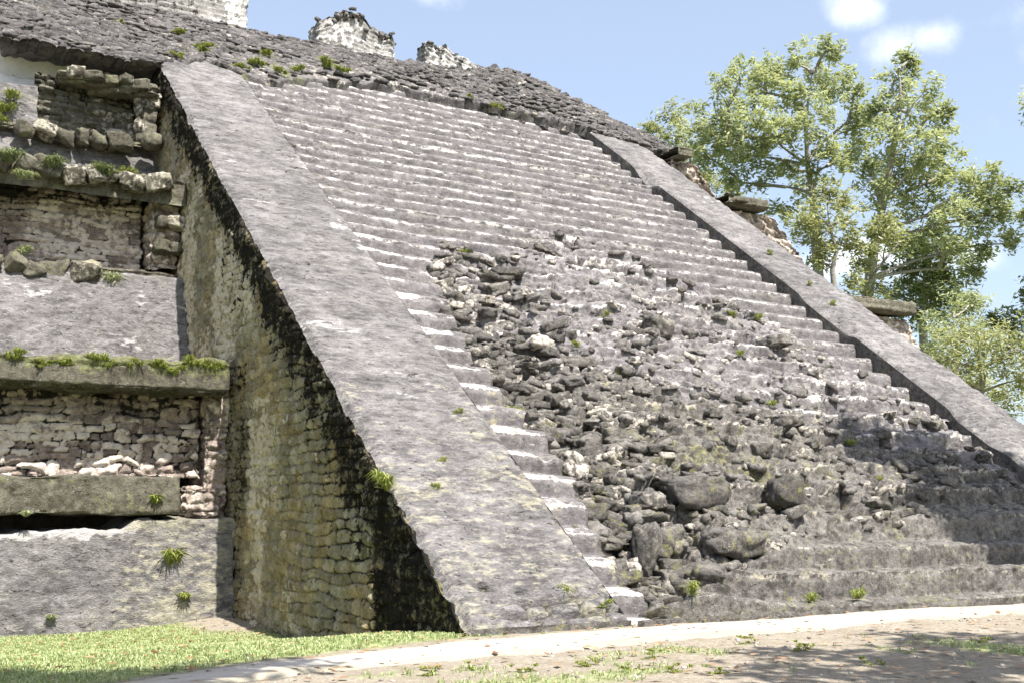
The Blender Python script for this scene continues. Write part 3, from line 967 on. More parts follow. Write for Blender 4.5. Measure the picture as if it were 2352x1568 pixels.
def sub_empty(name, label=None):
    e = empty(name, label)
    e.parent = PYR; e.matrix_parent_inverse = Matrix.Translation(-Vector(PYR.location))
    return e


XL = -4.0
# --- lowest terrace on the left
T1 = sub_empty('terrace', 'lowest terrace with mossy cornice over a stone panel')


def w_talud(p, a, d, tn, pr):
    a[:, 0] = .52 + .3 * fb(p, 1.3, 4, 1)
    a[:, 2] = .0
    rt = sstep(p[:, 0] + .5 * fb(p, .8, 3, 26), 3.4, 6.0)
    a[:, 1] = .12 + .60 * rt * (1 - .3 * sstep(fb(p, 1.2, 2, 2), 0, .5)) + .2 * sstep(-p[:, 2], .1, .8)
    a[:, 3] = .50 * sstep(fb(p, 2.2, 3, 3), .15, .5) * (.5 + .5 * rt) + .98 * sstep(p[:, 2] + .10 * fb(p, 5, 2, 4), .92, 1.0) * (1 - sstep(p[:, 0], 4.8, 5.1)) \
        + .6 * rt * sstep(-p[:, 2], -.1, .8) * .8


rough_box('slope', XL, X0 + .05, 21.9, 26, -1.3, 1.22, M_PLAS, T1, .04, .08, .4, .9, .012, 200, w_talud, batter=(.17, 0, 0), prou=.008, faces='ft', noise_sc=.7,
          topf=lambda x, y: 1.12 + .22 * sstep(x, 4.6, 5.0) + .05 * fbm2(x * 3, x * 0, 3, 202))


def w_ledge(p, a, d, tn, pr):
    a[:, 0] = .42 + .15 * fb(p, .8, 3, 5); a[:, 1] = .30 + .25 * fb(p, 1.5, 2, 6); a[:, 2] = .25 * sstep(fb(p, 1.6, 3, 7), .1, .5)


rough_box('moulding', XL, 5.75, 22.28, 23.6, 1.34, 2.12, M_LEDGE, T1, .04, .07, 2.0, 1.1, .015, 210, w_ledge, prou=.0, faces='ftru', edge=.06)


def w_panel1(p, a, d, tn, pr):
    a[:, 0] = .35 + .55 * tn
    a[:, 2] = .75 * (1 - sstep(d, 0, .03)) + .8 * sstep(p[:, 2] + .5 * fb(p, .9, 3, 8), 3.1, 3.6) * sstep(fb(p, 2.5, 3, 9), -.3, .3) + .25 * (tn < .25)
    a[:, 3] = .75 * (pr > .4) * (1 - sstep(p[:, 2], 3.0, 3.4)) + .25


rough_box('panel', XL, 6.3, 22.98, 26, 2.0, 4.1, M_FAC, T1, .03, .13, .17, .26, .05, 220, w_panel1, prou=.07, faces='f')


def w_pier(p, a, d, tn, pr):
    a[:, 0] = .35 + .4 * tn; a[:, 1] = .15; a[:, 3] = .35 * (pr > .4) + .25
    a[:, 2] = .5 * (1 - sstep(d, 0, .03))


rough_box('corner_pier', 6.2, X0 + .04, 22.72, 24.5, 1.0, 4.0, M_FAC, T1, .035, .06, .2, .34, .05, 230, w_pier, prou=.08, faces='fl')
rough_box('broken_moulding', 5.75, 6.72, 22.62, 24, 1.25, 2.0, M_FAC, T1, .035, .10, .2, .3, .06, 236, w_pier, prou=.1, faces='flut', edge=.14)


def w_corn(p, a, d, tn, pr):
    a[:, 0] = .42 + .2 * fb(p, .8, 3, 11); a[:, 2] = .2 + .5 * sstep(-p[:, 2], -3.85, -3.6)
    a[:, 1] = .28 + .6 * sstep(p[:, 2] + .2 * fb(p, 2, 3, 12), 3.95, 4.2)


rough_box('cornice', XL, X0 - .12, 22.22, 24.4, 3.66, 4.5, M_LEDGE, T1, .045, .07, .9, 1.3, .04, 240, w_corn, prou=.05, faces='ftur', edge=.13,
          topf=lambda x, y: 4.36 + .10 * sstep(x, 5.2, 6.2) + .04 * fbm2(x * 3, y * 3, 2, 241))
rough_box('walkway', XL, X0 + .05, 24.3, 27, 3.6, 4.38, M_LEDGE, T1, .15, .03, .9, 1.3, .0, 245, w_corn, faces='t')

# --- second terrace
T2 = sub_empty('terrace', 'middle terrace with pale stone panel and boulder ledges')


def w_talud2(p, a, d, tn, pr):
    w_talud(p, a, d, tn, pr)
    a[:, 1] = .06 + .45 * sstep(-p[:, 2], -5.2, -4.5); a[:, 3] = .62 * sstep(fb(p, 1.9, 4, 13), .18, .45); a[:, 2] = .1 * sstep(fb(p, .6, 2, 14), 0, .4)


rough_box('slope', XL, X0 + .05, 25.8, 29, 4.2, 6.95, M_PLAS, T2, .04, .10, .4, .9, .012, 250, w_talud2, batter=(.42, 0, 0), prou=.008, faces='ft', noise_sc=.7)


def w_panel2(p, a, d, tn, pr):
    lf = 1 - sstep(p[:, 0] + .3 * fb(p, 1.2, 2, 15), 3.2, 3.7)
    a[:, 0] = .4 + .5 * tn - .1 * lf
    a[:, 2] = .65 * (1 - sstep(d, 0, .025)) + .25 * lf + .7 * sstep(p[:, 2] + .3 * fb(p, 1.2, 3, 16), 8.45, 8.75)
    a[:, 3] = (.68 * (pr > .25) + .15) * (1 - lf)


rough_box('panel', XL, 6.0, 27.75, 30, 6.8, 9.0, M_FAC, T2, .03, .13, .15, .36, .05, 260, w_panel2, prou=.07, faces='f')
rough_box('corner_pier', 5.93, X0 + .04, 27.2, 29, 7.0, 9.0, M_FAC, T2, .035, .09, .24, .4, .07, 270, w_pier, prou=.12, faces='flt', edge=.14)
rough_box('moulding', XL, X0 + .02, 27.15, 28.4, 6.72, 7.12, M_LEDGE, T2, .05, .08, .3, .6, .05, 280, w_ledge, prou=.08, faces='ftu', edge=.1)


def w_corn2(p, a, d, tn, pr):
    a[:, 0] = .35 + .35 * tn; a[:, 2] = .45 * (1 - sstep(d, 0, .05)) + .3 * sstep(fb(p, 2, 2, 17), .1, .5); a[:, 1] = .35 + .35 * fb(p, 1.5, 3, 18)


rough_box('cornice', XL, 6.1, 26.75, 29.9, 8.78, 9.5, M_LEDGE, T2, .045, .10, .72, .55, .10, 290, w_corn2, prou=.14, faces='ftur', edge=.14,
          topf=lambda x, y: 9.42 + .08 * fbm2(x * 2, y * 2, 2, 291))
rough_box('walkway', XL, X0 + .05, 26.9, 30.5, 8.6, 9.32, M_LEDGE, T2, .12, .05, .4, .6, .05, 292, w_corn2, faces='tf')

# --- third terrace
T3 = sub_empty('terrace', 'uppermost terrace with dark recessed panel')
rough_box('slope', XL, X0 + .05, 29.55, 32, 9.2, 11.0, M_PLAS, T3, .06, .07, .4, .8, .03, 300, w_talud2, batter=(.3, 0, 0), prou=.04, faces='ft')


def w_panel3(p, a, d, tn, pr):
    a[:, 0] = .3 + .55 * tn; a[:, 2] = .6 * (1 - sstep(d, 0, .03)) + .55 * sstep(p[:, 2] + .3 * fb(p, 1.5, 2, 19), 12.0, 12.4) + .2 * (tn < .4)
    a[:, 3] = .6 * (pr > .45) * sstep(p[:, 0], 4.6, 5.4)


rough_box('panel', 3.55, 6.2, 30.3, 32, 10.9, 12.7, M_LEDGE, T3, .035, .14, .17, .34, .06, 310, w_panel3, prou=.14, faces='f')
rough_box('corner_pier', 6.02, X0 + .04, 29.85, 31.5, 10.9, 12.5, M_LEDGE, T3, .045, .08, .32, .4, .06, 320, w_pier, prou=.1, faces='flt', edge=.12)
rough_box('cornice', 3.95, X0 - .02, 29.62, 31.9, 12.2, 12.72, M_LEDGE, T3, .045, .10, .55, .5, .10, 330, w_corn2, prou=.14, faces='ftulr', edge=.14,
          topf=lambda x, y: 12.72 - .0 * x + .10 * fbm2(x * 3, y * 3, 2, 331))
rough_box('moulding', XL, X0, 29.8, 31.4, 10.8, 11.1, M_LEDGE, T3, .05, .07, .3, .5, .06, 340, w_ledge, prou=.08, faces='ftu', edge=.1)


def w_left3(p, a, d, tn, pr):
    a[:, 0] = .5; a[:, 1] = .15 + .35 * sstep(fb(p, 1.1, 3, 20), 0, .5); a[:, 3] = .3 * sstep(fb(p, 2, 3, 21), .1, .4)


rough_box('flat_wall', XL, 3.75, 30.0, 32, 10.9, 12.25, M_PLAS, T3, .05, .06, .4, .8, .02, 350, w_left3, prou=.02, faces='ft', batter=(.2, 0, 0))


def w_white(p, a, d, tn, pr):
    a[:, 0] = .55; a[:, 2] = .0; a[:, 3] = .3


rough_box('white_plaster_wall', XL, X0 + .1, 31.75, 33, 11.9, 14.3, M_WHITE, T3, .08, .03, .4, .8, .01, 360, w_white, prou=.01, faces='f', batter=(-.02, 0, 0))
rough_box('white_plaster_bench', XL, 4.4, 31.0, 32, 11.9, 12.95, M_WHITE, T3, .05, .10, .3, .8, .03, 365, w_white, prou=.04, faces='ftr', batter=(.5, 0, 0), edge=.1)

# boulders along the mouldings of the terraces: each one a part
for (xa, xb, yy, zz, sz, par) in ((2.2, 4.4, 26.98, 6.80, .24, T2), (3.2, 5.9, 29.72, 10.84, .24, T3), (4.3, 6.0, 29.72, 12.55, .19, T3), (2.2, 5.9, 26.85, 9.08, .26, T2),
                             (6.1, 6.6, 27.2, 7.6, .2, T2), (6.1, 6.6, 27.2, 8.3, .2, T2), (6.1, 6.6, 27.15, 8.9, .22, T2)):
    x = xa
    while x < xb:
        a_ = sz * random.uniform(.65, 1.35)
        x += a_ * .95
        sz_ = (a_, sz * random.uniform(.8, 1.1), sz * random.uniform(.6, .95))
        wr_ = W(1, random.uniform(.25, .75), random.uniform(.2, .5), .3 * random.random() ** 2, .6 if random.random() < .2 else .1)
        v, f, a = stones(np.array([(x, yy + random.uniform(-.05, .12), zz + random.uniform(-.06, .06))]), np.array([sz_]), rots(1, .25, .2), wr_, random.randint(0, 999), ICO3, .42, .22)
        new_mesh('moulding_stone', v, f, M_LEDGE, a, par)
        x += a_ * random.uniform(.9, 1.3)

# --- upper masonry above the stairs
x = np.arange(2.75, 25.6, .032); wv = np.linspace(0, 1, 300)
Xg, Wg = np.meshgrid(x, wv)
st_ = s_top(np.clip(Xg, 6.7, 24.5)) - .1
st_ = np.where(Xg < 6.8, 22.15, st_)
s_hi = np.interp(Xg, [2.7, 3.4, 6, 12, 14, 19, 21, 22.5, 23.6, 24.6, 25.6], [25.4, 28.0, 28.3, 28.4, 28.3, 28.5, 29.3, 29.0, 27.5, 25.6, 23.7]) \
    + (.25 + .25 * sstep(Xg, 18, 20)) * fbm2(Xg * 1.5, Xg * 0, 3, 500) + (.12 + .16 * sstep(Xg, 18, 20)) * np.round(fbm2(Xg * 3.2, Xg * 0 + 4, 2, 501) * 2.4)
Sg = st_ + (s_hi - st_) * Wg
d, tn, pr = cells(Xg, Sg, .19, .34, 510, .6)
hgt = .08 + .13 * fbm2(Xg * .9, Sg * 1.2, 4, 511) + .06 * (sstep(d, 0, .05) - .5) + .09 * (pr - .5) + .07 * fbm2(Xg * 3.5, Sg * 5, 4, 512)
hgt = hgt + .35 * np.exp(-((Xg - 20.7) / 2.4) ** 2) * sstep(Wg, .2, .8)
tread = (Xg > 9) & (Xg < 18)
soft = sstep(Xg, 8.8, 10) * (1 - sstep(Xg, 16, 19)) * (1 - sstep(Wg, .2, .75))
hgt = hgt * (1 - .6 * soft) - .03 * soft
hgt = hgt - .3 * (1 - sstep(Wg, 0, .03)) * (Xg > 6.9)
V = sl_pt(Xg, Sg, hgt).reshape(-1, 3)
wu = W(len(V))
wu[:, 0] = (.22 + .55 * tn + .12 * soft).ravel()
wu[:, 2] = (.7 * (1 - sstep(d, 0, .04)) + .3 * sstep(fbm2(Xg * .8, Sg * .8, 3, 513), 0, .5) + .1 * (Xg < 7)).ravel() * (1 - .5 * soft.ravel())
wu[:, 3] = (.25 * (pr > .85) + .2 * soft + .25 * sstep(fbm2(Xg * 1.2, Sg * 2, 3, 515), .2, .6)).ravel()
wu[:, 1] = (.62 * np.exp(-((Xg - 9.8) / 2.3) ** 2) * (1 - sstep(Sg, 24, 27.5)) * sstep(fbm2(Xg * 1.1, Sg * 1.1, 3, 514), -.2, .4)
            + .35 * np.exp(-((Xg - 19.0) / 1.4) ** 2) * (1 - sstep(Wg, .0, .4))).ravel()
Fc = grid_faces(len(wv), len(x))
nv_ = len(V)
V2, F2, W2 = skirt(V, Fc, wu, (0, .9, -.04))
W2[nv_:] = (.35, .1, .3, 0)
UPM = new_mesh('upper_masonry', V2, F2, M_TOP, np.clip(W2, 0, 1), PYR)
# overhanging soffit on the left, over the white plaster
rough_box('soffit', 2.85, X0 + .1, 30.42, 33, 13.36, 13.62, M_TOP, PYR, .05, .12, 2, 5, .0, 520, None, prou=0, faces='furl', edge=.05, noise_sc=3)
# stones that stand proud of it
P = []; S = []
for i in range(1700):
    xx = random.uniform(2.9, 25.4)
    w_ = random.random()
    lo2 = float(s_top(np.clip(np.array([xx]), 6.7, 24.5))[0]) if xx > 6.8 else 22.2
    hi2 = float(np.interp(xx, [2.7, 3.4, 6, 12, 14, 19, 21, 22.5, 23.6, 24.6, 25.6], [25.4, 28.0, 28.3, 28.4, 28.3, 28.5, 29.3, 29.0, 27.5, 25.6, 23.7]))
    if 9.5 < xx < 17 and w_ < .5 and random.random() < .75:
        continue
    if i % 5 == 0: w_ = 1.0
    sz = random.uniform(.05, .12)
    hx = .35 * math.exp(-((xx - 20.7) / 2.4) ** 2) * min(1, w_ * 1.4)
    P.append(sl_pt(xx, lo2 + (hi2 - lo2) * w_ + random.uniform(-.05, .15) * (w_ == 1), .04 + hx + random.uniform(-.05, .05))); S.append((sz * random.uniform(1.3, 2.3), sz, sz * random.uniform(.35, .6)))
P = np.array(P).reshape(-1, 3); S = np.array(S)
A = W(len(P)); A[:, 0] = .2 + .6 * RNG.random(len(P)); A[:, 1] = .1; A[:, 2] = .45 * RNG.random(len(P)) ** 1.5; A[:, 3] = np.where(RNG.random(len(P)) < .05, .5, .05)
v, f, a = stones(P, S, rots(len(P), .2, .14), A, 51, ICO2, .42, .26)
new_mesh('upper_stones', v, f, M_TOP, a, PYR)['kind'] = 'stuff'

# --- remains of the temple walls on the summit
def w_summit(p, a, d, tn, pr):
    n_ = fb(p, 1.1, 3, 22)
    hi = sstep(p[:, 2] + .55 * n_, 17.75, 18.25)
    a[:, 0] = .45 + .3 * tn
    a[:, 2] = .52 * hi + .30 * hi * (tn < .35) + .35 * (1 - sstep(d, 0, .03)) + .3 * sstep(fb(p * np.array([1, 1, .2]), 2.5, 3, 24), .1, .4)
    a[:, 3] = .58 * (1 - hi) * (.5 + .5 * (pr > .3))


rough_box('temple_wall', 13.0, 16.05, 35.3, 36.45, 16.7, 18.6, M_TEMPLE, PYR, .05, .07, .17, .35, .04, 600, w_summit, prou=.06, faces='fblrt', edge=.12,
          topf=lambda x, y: np.interp(x, [13, 13.4, 13.7, 14.1, 14.7, 15.0, 15.3, 15.6, 15.85, 16.1], [18.15, 18.35, 18.5, 18.8, 18.75, 18.45, 18.3, 18.2, 18.25, 17.95]) + .1 * fbm2(x * 4, y * 4, 2, 601))
rough_box('temple_wall', 17.1, 20.3, 35.3, 36.3, 16.7, 18.3, M_TEMPLE, PYR, .05, .08, .17, .35, .05, 610, w_summit, prou=.07, faces='fblrt', edge=.12,
          topf=lambda x, y: np.interp(x, [17.1, 17.4, 17.7, 18.0, 18.3, 18.9, 19.3, 20.3], [18.25, 18.25, 18.12, 18.3, 18.1, 18.0, 17.8, 17.6]) + .08 * fbm2(x * 4, y * 4, 2, 611))


def w_tower(p, a, d, tn, pr):
    lf = 1 - sstep(p[:, 0] + .4 * fb(p, .9, 3, 23), 8.8, 9.7)
    a[:, 0] = .4 + .4 * tn; a[:, 2] = .35 * (1 - sstep(d, 0, .03)) + .45 * lf; a[:, 3] = .7 * (1 - lf) * (pr > .2)


rough_box('temple_wall', 5.2, 10.72, 35.3, 36.8, 16.6, 21.5, M_TEMPLE, PYR, .06, .07, .2, .42, .04, 620, w_tower, prou=.06, faces='fblrt', edge=.12, batter=(.03, 0, 0))
# broken stones along the wall tops
P = []; S = []
for (xa, xb, zf) in ((13.0, 16.0, lambda x: np.interp(x, [13, 13.4, 13.7, 14.1, 14.7, 15.0, 15.3, 15.6, 15.85, 16.1], [18.15, 18.35, 18.5, 18.8, 18.75, 18.45, 18.3, 18.2, 18.25, 17.95])),
                     (17.1, 19.3, lambda x: np.interp(x, [17.1, 17.4, 17.7, 18.0, 18.3, 18.7, 18.9, 19.4], [18.2, 18.2, 18.08, 18.22, 17.98, 17.92, 17.7, 17.35]))):
    for i in range(26):
        xx = random.uniform(xa, xb); r_ = random.random()
        P.append((xx, random.uniform(35.25, 35.5), float(zf(xx)) - .55 * r_ * r_ - .03)); sz = random.uniform(.05, .11); S.append((sz * .9, sz * .8, sz * .55))
P = np.array(P); S = np.array(S); A = W(len(P)); A[:, 0] = .5 + .5 * RNG.random(len(P)); A[:, 2] = .2 * RNG.random(len(P)); A[:, 3] = .2
v, f, a = stones(P, S, rots(len(P), .3, .3), A, 61, ICO2, .45, .22)
new_mesh('wall_top_stones', v, f, M_TOP, a, PYR)['kind'] = 'stuff'

# --- terraces seen beyond the right balustrade
TR = sub_empty('terrace', 'terrace ends jutting past the right balustrade')


def w_rt(p, a, d, tn, pr):
    a[:, 0] = .4 + .45 * tn; a[:, 2] = .4 * (1 - sstep(d, 0, .03)); a[:, 3] = .65 * (pr > .25)


def w_rc(p, a, d, tn, pr):
    a[:, 0] = .5 + .3 * tn; a[:, 2] = .12 + .3 * (1 - sstep(d, 0, .04)); a[:, 1] = .15


XR = X3 + .01
rough_box('cornice', XR, 29.45, 24.4, 27.5, 7.5, 8.05, M_LEDGE, TR, .05, .04, .28, .7, .03, 700, w_rc, prou=.10, faces='ftru', edge=.10)
rough_box('panel', XR, 30.7, 24.7, 30, 4.6, 7.55, M_FAC, TR, .05, .12, .2, .36, .05, 710, w_rt, prou=.10, faces='frt', batter=(0, 0, .45))
rough_box('cornice', XR, 26.2, 27.4, 30, 11.25, 11.7, M_LEDGE, TR, .05, .04, .24, .6, .03, 720, w_rc, prou=.10, faces='ftru', edge=.10)
rough_box('panel', XR, 28.5, 27.8, 32, 9.4, 11.3, M_FAC, TR, .05, .12, .2, .36, .07, 730, w_rt, prou=.14, faces='frt', batter=(0, 0, .95))
rough_box('slope', XR, 29.6, 26.9, 32, 7.9, 9.6, M_TOP, TR, .05, .14, .25, .4, .08, 735, w_rc, prou=.16, faces='frt', batter=(.4, 0, .8), edge=.15)
rough_box('cornice', XR, 25.05, 29.9, 32, 13.55, 13.95, M_LEDGE, TR, .04, .04, .22, .5, .03, 740, w_rc, prou=.10, faces='ftru', edge=.10)
rough_box('panel', XR, 26.7, 30.2, 33, 12.1, 13.6, M_FAC, TR, .05, .12, .2, .36, .07, 750, w_rt, prou=.14, faces='frt', batter=(0, 0, .95))
rough_box('slope', XR, 27.6, 29.6, 32, 11.5, 12.4, M_TOP, TR, .05, .14, .25, .4, .08, 755, w_rc, prou=.16, faces='frt', batter=(.4, 0, 1.0), edge=.15)
rough_box('slope', XR, 30.6, 23.6, 30, -1, 5.4, M_FAC, TR, .12, .07, .3, .5, .05, 760, w_rt, prou=.06, faces='fr', batter=(.1, 0, .15))

# solid core behind everything
import bmesh


def core(name, verts, faces, par):
    return new_mesh(name, np.array(verts, float), [np.array(f) if np.array(f).ndim == 2 else np.array([f]) for f in faces], M_CORE, W(len(verts), .4), par, False)


def prism_yz(name, prof, xa, xb):
    n = len(prof)
    v = [(xa, p[0], p[1]) for p in prof] + [(xb, p[0], p[1]) for p in prof]
    q = np.array([[i, (i + 1) % n, n + (i + 1) % n, n + i] for i in range(n)])
    return core(name, v, [np.array([list(range(n))[::-1]]), np.array([list(range(n, 2 * n))]), q], PYR)


k1 = sl_pt(0, -.2, -.95); k2 = sl_pt(0, 24.2, -.95); k3 = sl_pt(0, 28, -.75)
prism_yz('core', [(k1[1] + .3, -1.2), (k2[1], k2[2]), (k3[1], k3[2]), (36.3, 16.9), (38, 16.9), (46, -1.2)], X1 + .05, X2 - .05)
for xa, xb in ((X0 + .3, X1 - .05), (X2 + .05, X3 - .3)):
    k1 = sl_pt(0, .2, -.35); k3 = sl_pt(0, 28, -.6)
    prism_yz('core', [(k1[1], -1.2), (k1[1], k1[2]), (k3[1], k3[2]), (38, 16.9), (46, -1.2)], xa, xb)
prism_yz('core', [(24.5, -1.2), (24.5, 3.5), (28.6, 4.2), (28.8, 8.6), (31.2, 9.2), (31.3, 12.2), (32.6, 12.3), (32.6, 13.5), (36.3, 16.7), (38, 16.7), (46, -1.2)], XL, X0 + .28)
prism_yz('core', [(26, -1.2), (26, 7.2), (29, 7.6), (29.2, 11.1), (31, 11.4), (31.2, 13.4), (33.2, 14.2), (36, 16.4), (38, 16.4), (46, -1.2)], X3 - .28, 24.7)
prism_yz('core', [(26, -1.2), (26, 7.2), (32, 7.6), (40, -1.2)], 24.7, 28.4)

# ------------------------------------------------------------------ distinctive loose stones (things of their own)
STONE_LIST = [  # x, s, half sizes, label, tone, moss, stain, pale, squareness
    (10.86, 4.49, (.23, .2, .16), 'upper of two round pale boulders beside the broken step ends', .75, .1, .1, .55, .75),
    (10.62, 4.02, (.24, .2, .17), 'lower of two round pale boulders beside the broken step ends', .8, .05, .0, .6, .8),
    (11.42, 3.67, (.23, .2, .15), 'pinkish white boulder overhanging a dark hollow in the rubble', .8, .0, .0, .5, .7),
    (11.52, 3.0, (.30, .22, .17), 'grey egg-shaped boulder lying above the deep pit at the foot', .6, .1, .1, .25, .8),
    (15.63, 9.3, (.36, .25, .28), 'rounded grey block left of a black hole in mid stairway', .5, .2, .1, .2, .75),
    (11.97, 8.15, (.26, .2, .15), 'white angular stone right of the stacked flat dark stones', .9, .0, .0, .9, .6),
    (11.55, 8.6, (.22, .2, .07), 'top slab of the stack of flat dark stones', .3, .1, .5, .0, .6),
    (11.52, 8.28, (.22, .2, .07), 'second slab of the stack of flat dark stones', .25, .1, .55, .0, .6),
    (11.5, 7.95, (.23, .2, .075), 'third slab of the stack of flat dark stones', .3, .1, .5, .0, .6),
    (11.48, 7.6, (.23, .2, .08), 'bottom slab of the stack of flat dark stones', .35, .1, .45, .1, .6),
    (10.72, 1.75, (.15, .2, .42), 'tall upright grey stone standing in the pit near the foot', .5, .25, .1, .2, .6),
    (10.4, 1.5, (.10, .15, .2), 'small white leaning stone beside the upright one in the pit', .9, .0, .0, .85, .6),
    (11.15, 2.1, (.42, .3, .2), 'long brown boulder right of the upright stone in the pit', .5, .3, .2, .1, .65),
    (12.6, 3.1, (.6, .3, .28), 'largest dark brown boulder in the lower rubble', .35, .3, .4, .05, .6),
    (14.4, 2.95, (.32, .3, .28), 'dark squat boulder just above the restored bottom steps', .3, .35, .55, .0, .65),
    (12.4, 1.75, (.55, .3, .22), 'long mossy boulder above the gap in the bottom steps', .45, .4, .2, .1, .6),
    (13.3, 2.2, (.40, .3, .2), 'flat brown block right of the long mossy boulder', .45, .3, .2, .1, .5),
    (10.75, 9.9, (.22, .2, .15), 'small brown boulder high beside the left step ends', .5, .2, .2, .1, .7),
    (16.6, 5.6, (.34, .25, .14), 'flat grey slab shading a small cavity at mid right', .55, .1, .1, .2, .5),
    (18.9, 9.0, (.36, .25, .15), 'grey slab tilted in the rubble below the right step ends', .6, .1, .1, .2, .55),
]


def hsurf(x, s):
    i = int(np.clip((x - xs[0]) / dx, 0, len(xs) - 1)); j = int(np.clip((s - ss[0]) / ds, 0, len(ss) - 1))
    return float(H[j, i])


for (x_, s_, sz, lab, to, mo, stn, pa, sq) in STONE_LIST:
    c_ = sl_pt(x_, s_, hsurf(x_, s_) + sz[2] * .75)
    v, f, a = stones(np.array([c_]), np.array([sz]), rots(1, .2, .12), W(1, to, mo, stn, pa), random.randint(0, 999), ICO4, min(sq, .62), .17)
    o = new_mesh('loose_stone', v, f, M_RUB, a, origin=tuple(c_))
    tag(o, lab, 'stone', 'loose stones in the collapsed stairway')
# round boulder perched on the uppermost moulding, left of the side wall
v, f, a = stones(np.array([[6.42, 29.5, 10.98]]), np.array([[.27, .25, .24]]), rots(1, .2, .1), W(1, .5, .3, .1, .1), 5, ICO4, .8, .08)
tag(new_mesh('loose_stone', v, f, M_LEDGE, a, origin=(6.42, 29.5, 10.98)), 'round mossy boulder wedged against the top of the tall side wall', 'stone')

# ------------------------------------------------------------------ plants
def leaf_mat(name, c1, c2, trans=.35):
    m = bpy.data.materials.new(name); m.use_nodes = True
    t = m.node_tree
    for n in list(t.nodes): t.nodes.remove(n)
    at_ = N(t, 'ShaderNodeAttribute', attribute_name='wear')
    sp = N(t, 'ShaderNodeSeparateColor'); t.links.new(at_.outputs['Color'], sp.inputs[0])
    c = mixc(t, sp.outputs[0], c1, c2)
    dn = N(t, 'ShaderNodeBsdfPrincipled'); dn.inputs['Roughness'].default_value = .45; dn.inputs['Specular IOR Level'].default_value = .5
    tr = N(t, 'ShaderNodeBsdfTranslucent'); t.links.new(c, dn.inputs['Base Color'])
    tcx = mixc(t, .5, c, (c2[0] * 1.3, c2[1] * 1.3, c2[2] * .6)); t.links.new(tcx, tr.inputs['Color'])
    mx_ = N(t, 'ShaderNodeMixShader'); mx_.inputs[0].default_value = trans
    t.links.new(dn.outputs[0], mx_.inputs[1]); t.links.new(tr.outputs[0], mx_.inputs[2])
    o = N(t, 'ShaderNodeOutputMaterial'); t.links.new(mx_.outputs[0], o.inputs['Surface'])
    return m


M_L1 = leaf_mat('leaf_bright', (.12, .155, .08), (.47, .50, .32), .42)
M_L2 = leaf_mat('leaf_dark', (.065, .09, .04), (.28, .32, .16), .4)
M_L3 = leaf_mat('leaf_yellow', (.13, .15, .065), (.43, .44, .24))
M_FERN = leaf_mat('fern_green', (.11, .14, .03), (.34, .37, .10))
M_GRASS = leaf_mat('grass_blade', (.15, .20, .07), (.46, .51, .26), .3)
M_BARK = stone_mat('pale_bark', (.30, .28, .24), (.15, .13, .11), (.45, .43, .39), fleck=.2, bump=.5)
M_DRY = leaf_mat('dry_leaf', (.16, .07, .03), (.42, .27, .15), .15)


def blades(P, n, h, spread, wid, seed=0, droop=.4, up=None):
    """tufts at P (k,3): n blades each; returns V,F,wear"""
    rg = np.random.default_rng(seed)
    k = len(P)
    az = rg.random((k, n)) * 2 * np.pi; hh = (np.asarray(h).reshape(-1, 1) * (.5 + .7 * rg.random((k, n)))); out = rg.random((k, n)) * spread
    base = P[:, None, :] + np.stack([np.cos(az) * out * .3, np.sin(az) * out * .3, 0 * az], -1)
    d = np.stack([np.cos(az), np.sin(az), 0 * az], -1)
    side = np.stack([-np.sin(az), np.cos(az), 0 * az], -1) * wid
    lean = (.25 + .8 * rg.random((k, n)))[..., None]
    mid = base + d * hh[..., None] * .45 * lean; mid[..., 2] += hh * .6
    tip = base + d * hh[..., None] * (1.0 * lean); tip[..., 2] += hh * (1 - droop * lean[..., 0])
    V = np.stack([base - side * .4, base + side * .4, mid + side, tip, mid - side], 2).reshape(-1, 3)
    i = np.arange(k * n)[:, None] * 5
    q = np.concatenate([i + 0, i + 1, i + 2, i + 4], 1); tr = np.concatenate([i + 4, i + 2, i + 3], 1)
    a = W(len(V)); a[:, 0] = np.repeat(rg.random(k * n), 5)
    return V, [q, tr], a


# grass sward between the path and the walls, clumps in the foreground: too many to count
P = RNG.random((90000, 2)) * np.array([14, 17]) + np.array([-2.5, 6.0])
gr = green_amt(P[:, 0], P[:, 1]) + .25 * fbm2(P[:, 0] * 3, P[:, 1] * 3, 2, 800)
inside = (P[:, 0] > X0 + .0) & (P[:, 1] > Y0 - .15)
onpath = (P[:, 1] > lo_y(P[:, 0]) - .1) & (P[:, 1] < up_y(P[:, 0]) + .05)
face = P[:, 1] > 21.95
kp = (RNG.random(len(P)) < np.clip(gr - .2, 0, 1)) & ~inside & ~onpath & ~face
P = P[kp]
P3 = np.stack([P[:, 0], P[:, 1], ground_z(P[:, 0], P[:, 1])], -1)
v, f, a = blades(P3, 4, .05, .10, .006, 3)
tag(new_mesh('grass', v, f, M_GRASS, a, smooth=False), 'short bright lawn grass between the path and the walls', 'grass', kind='stuff')

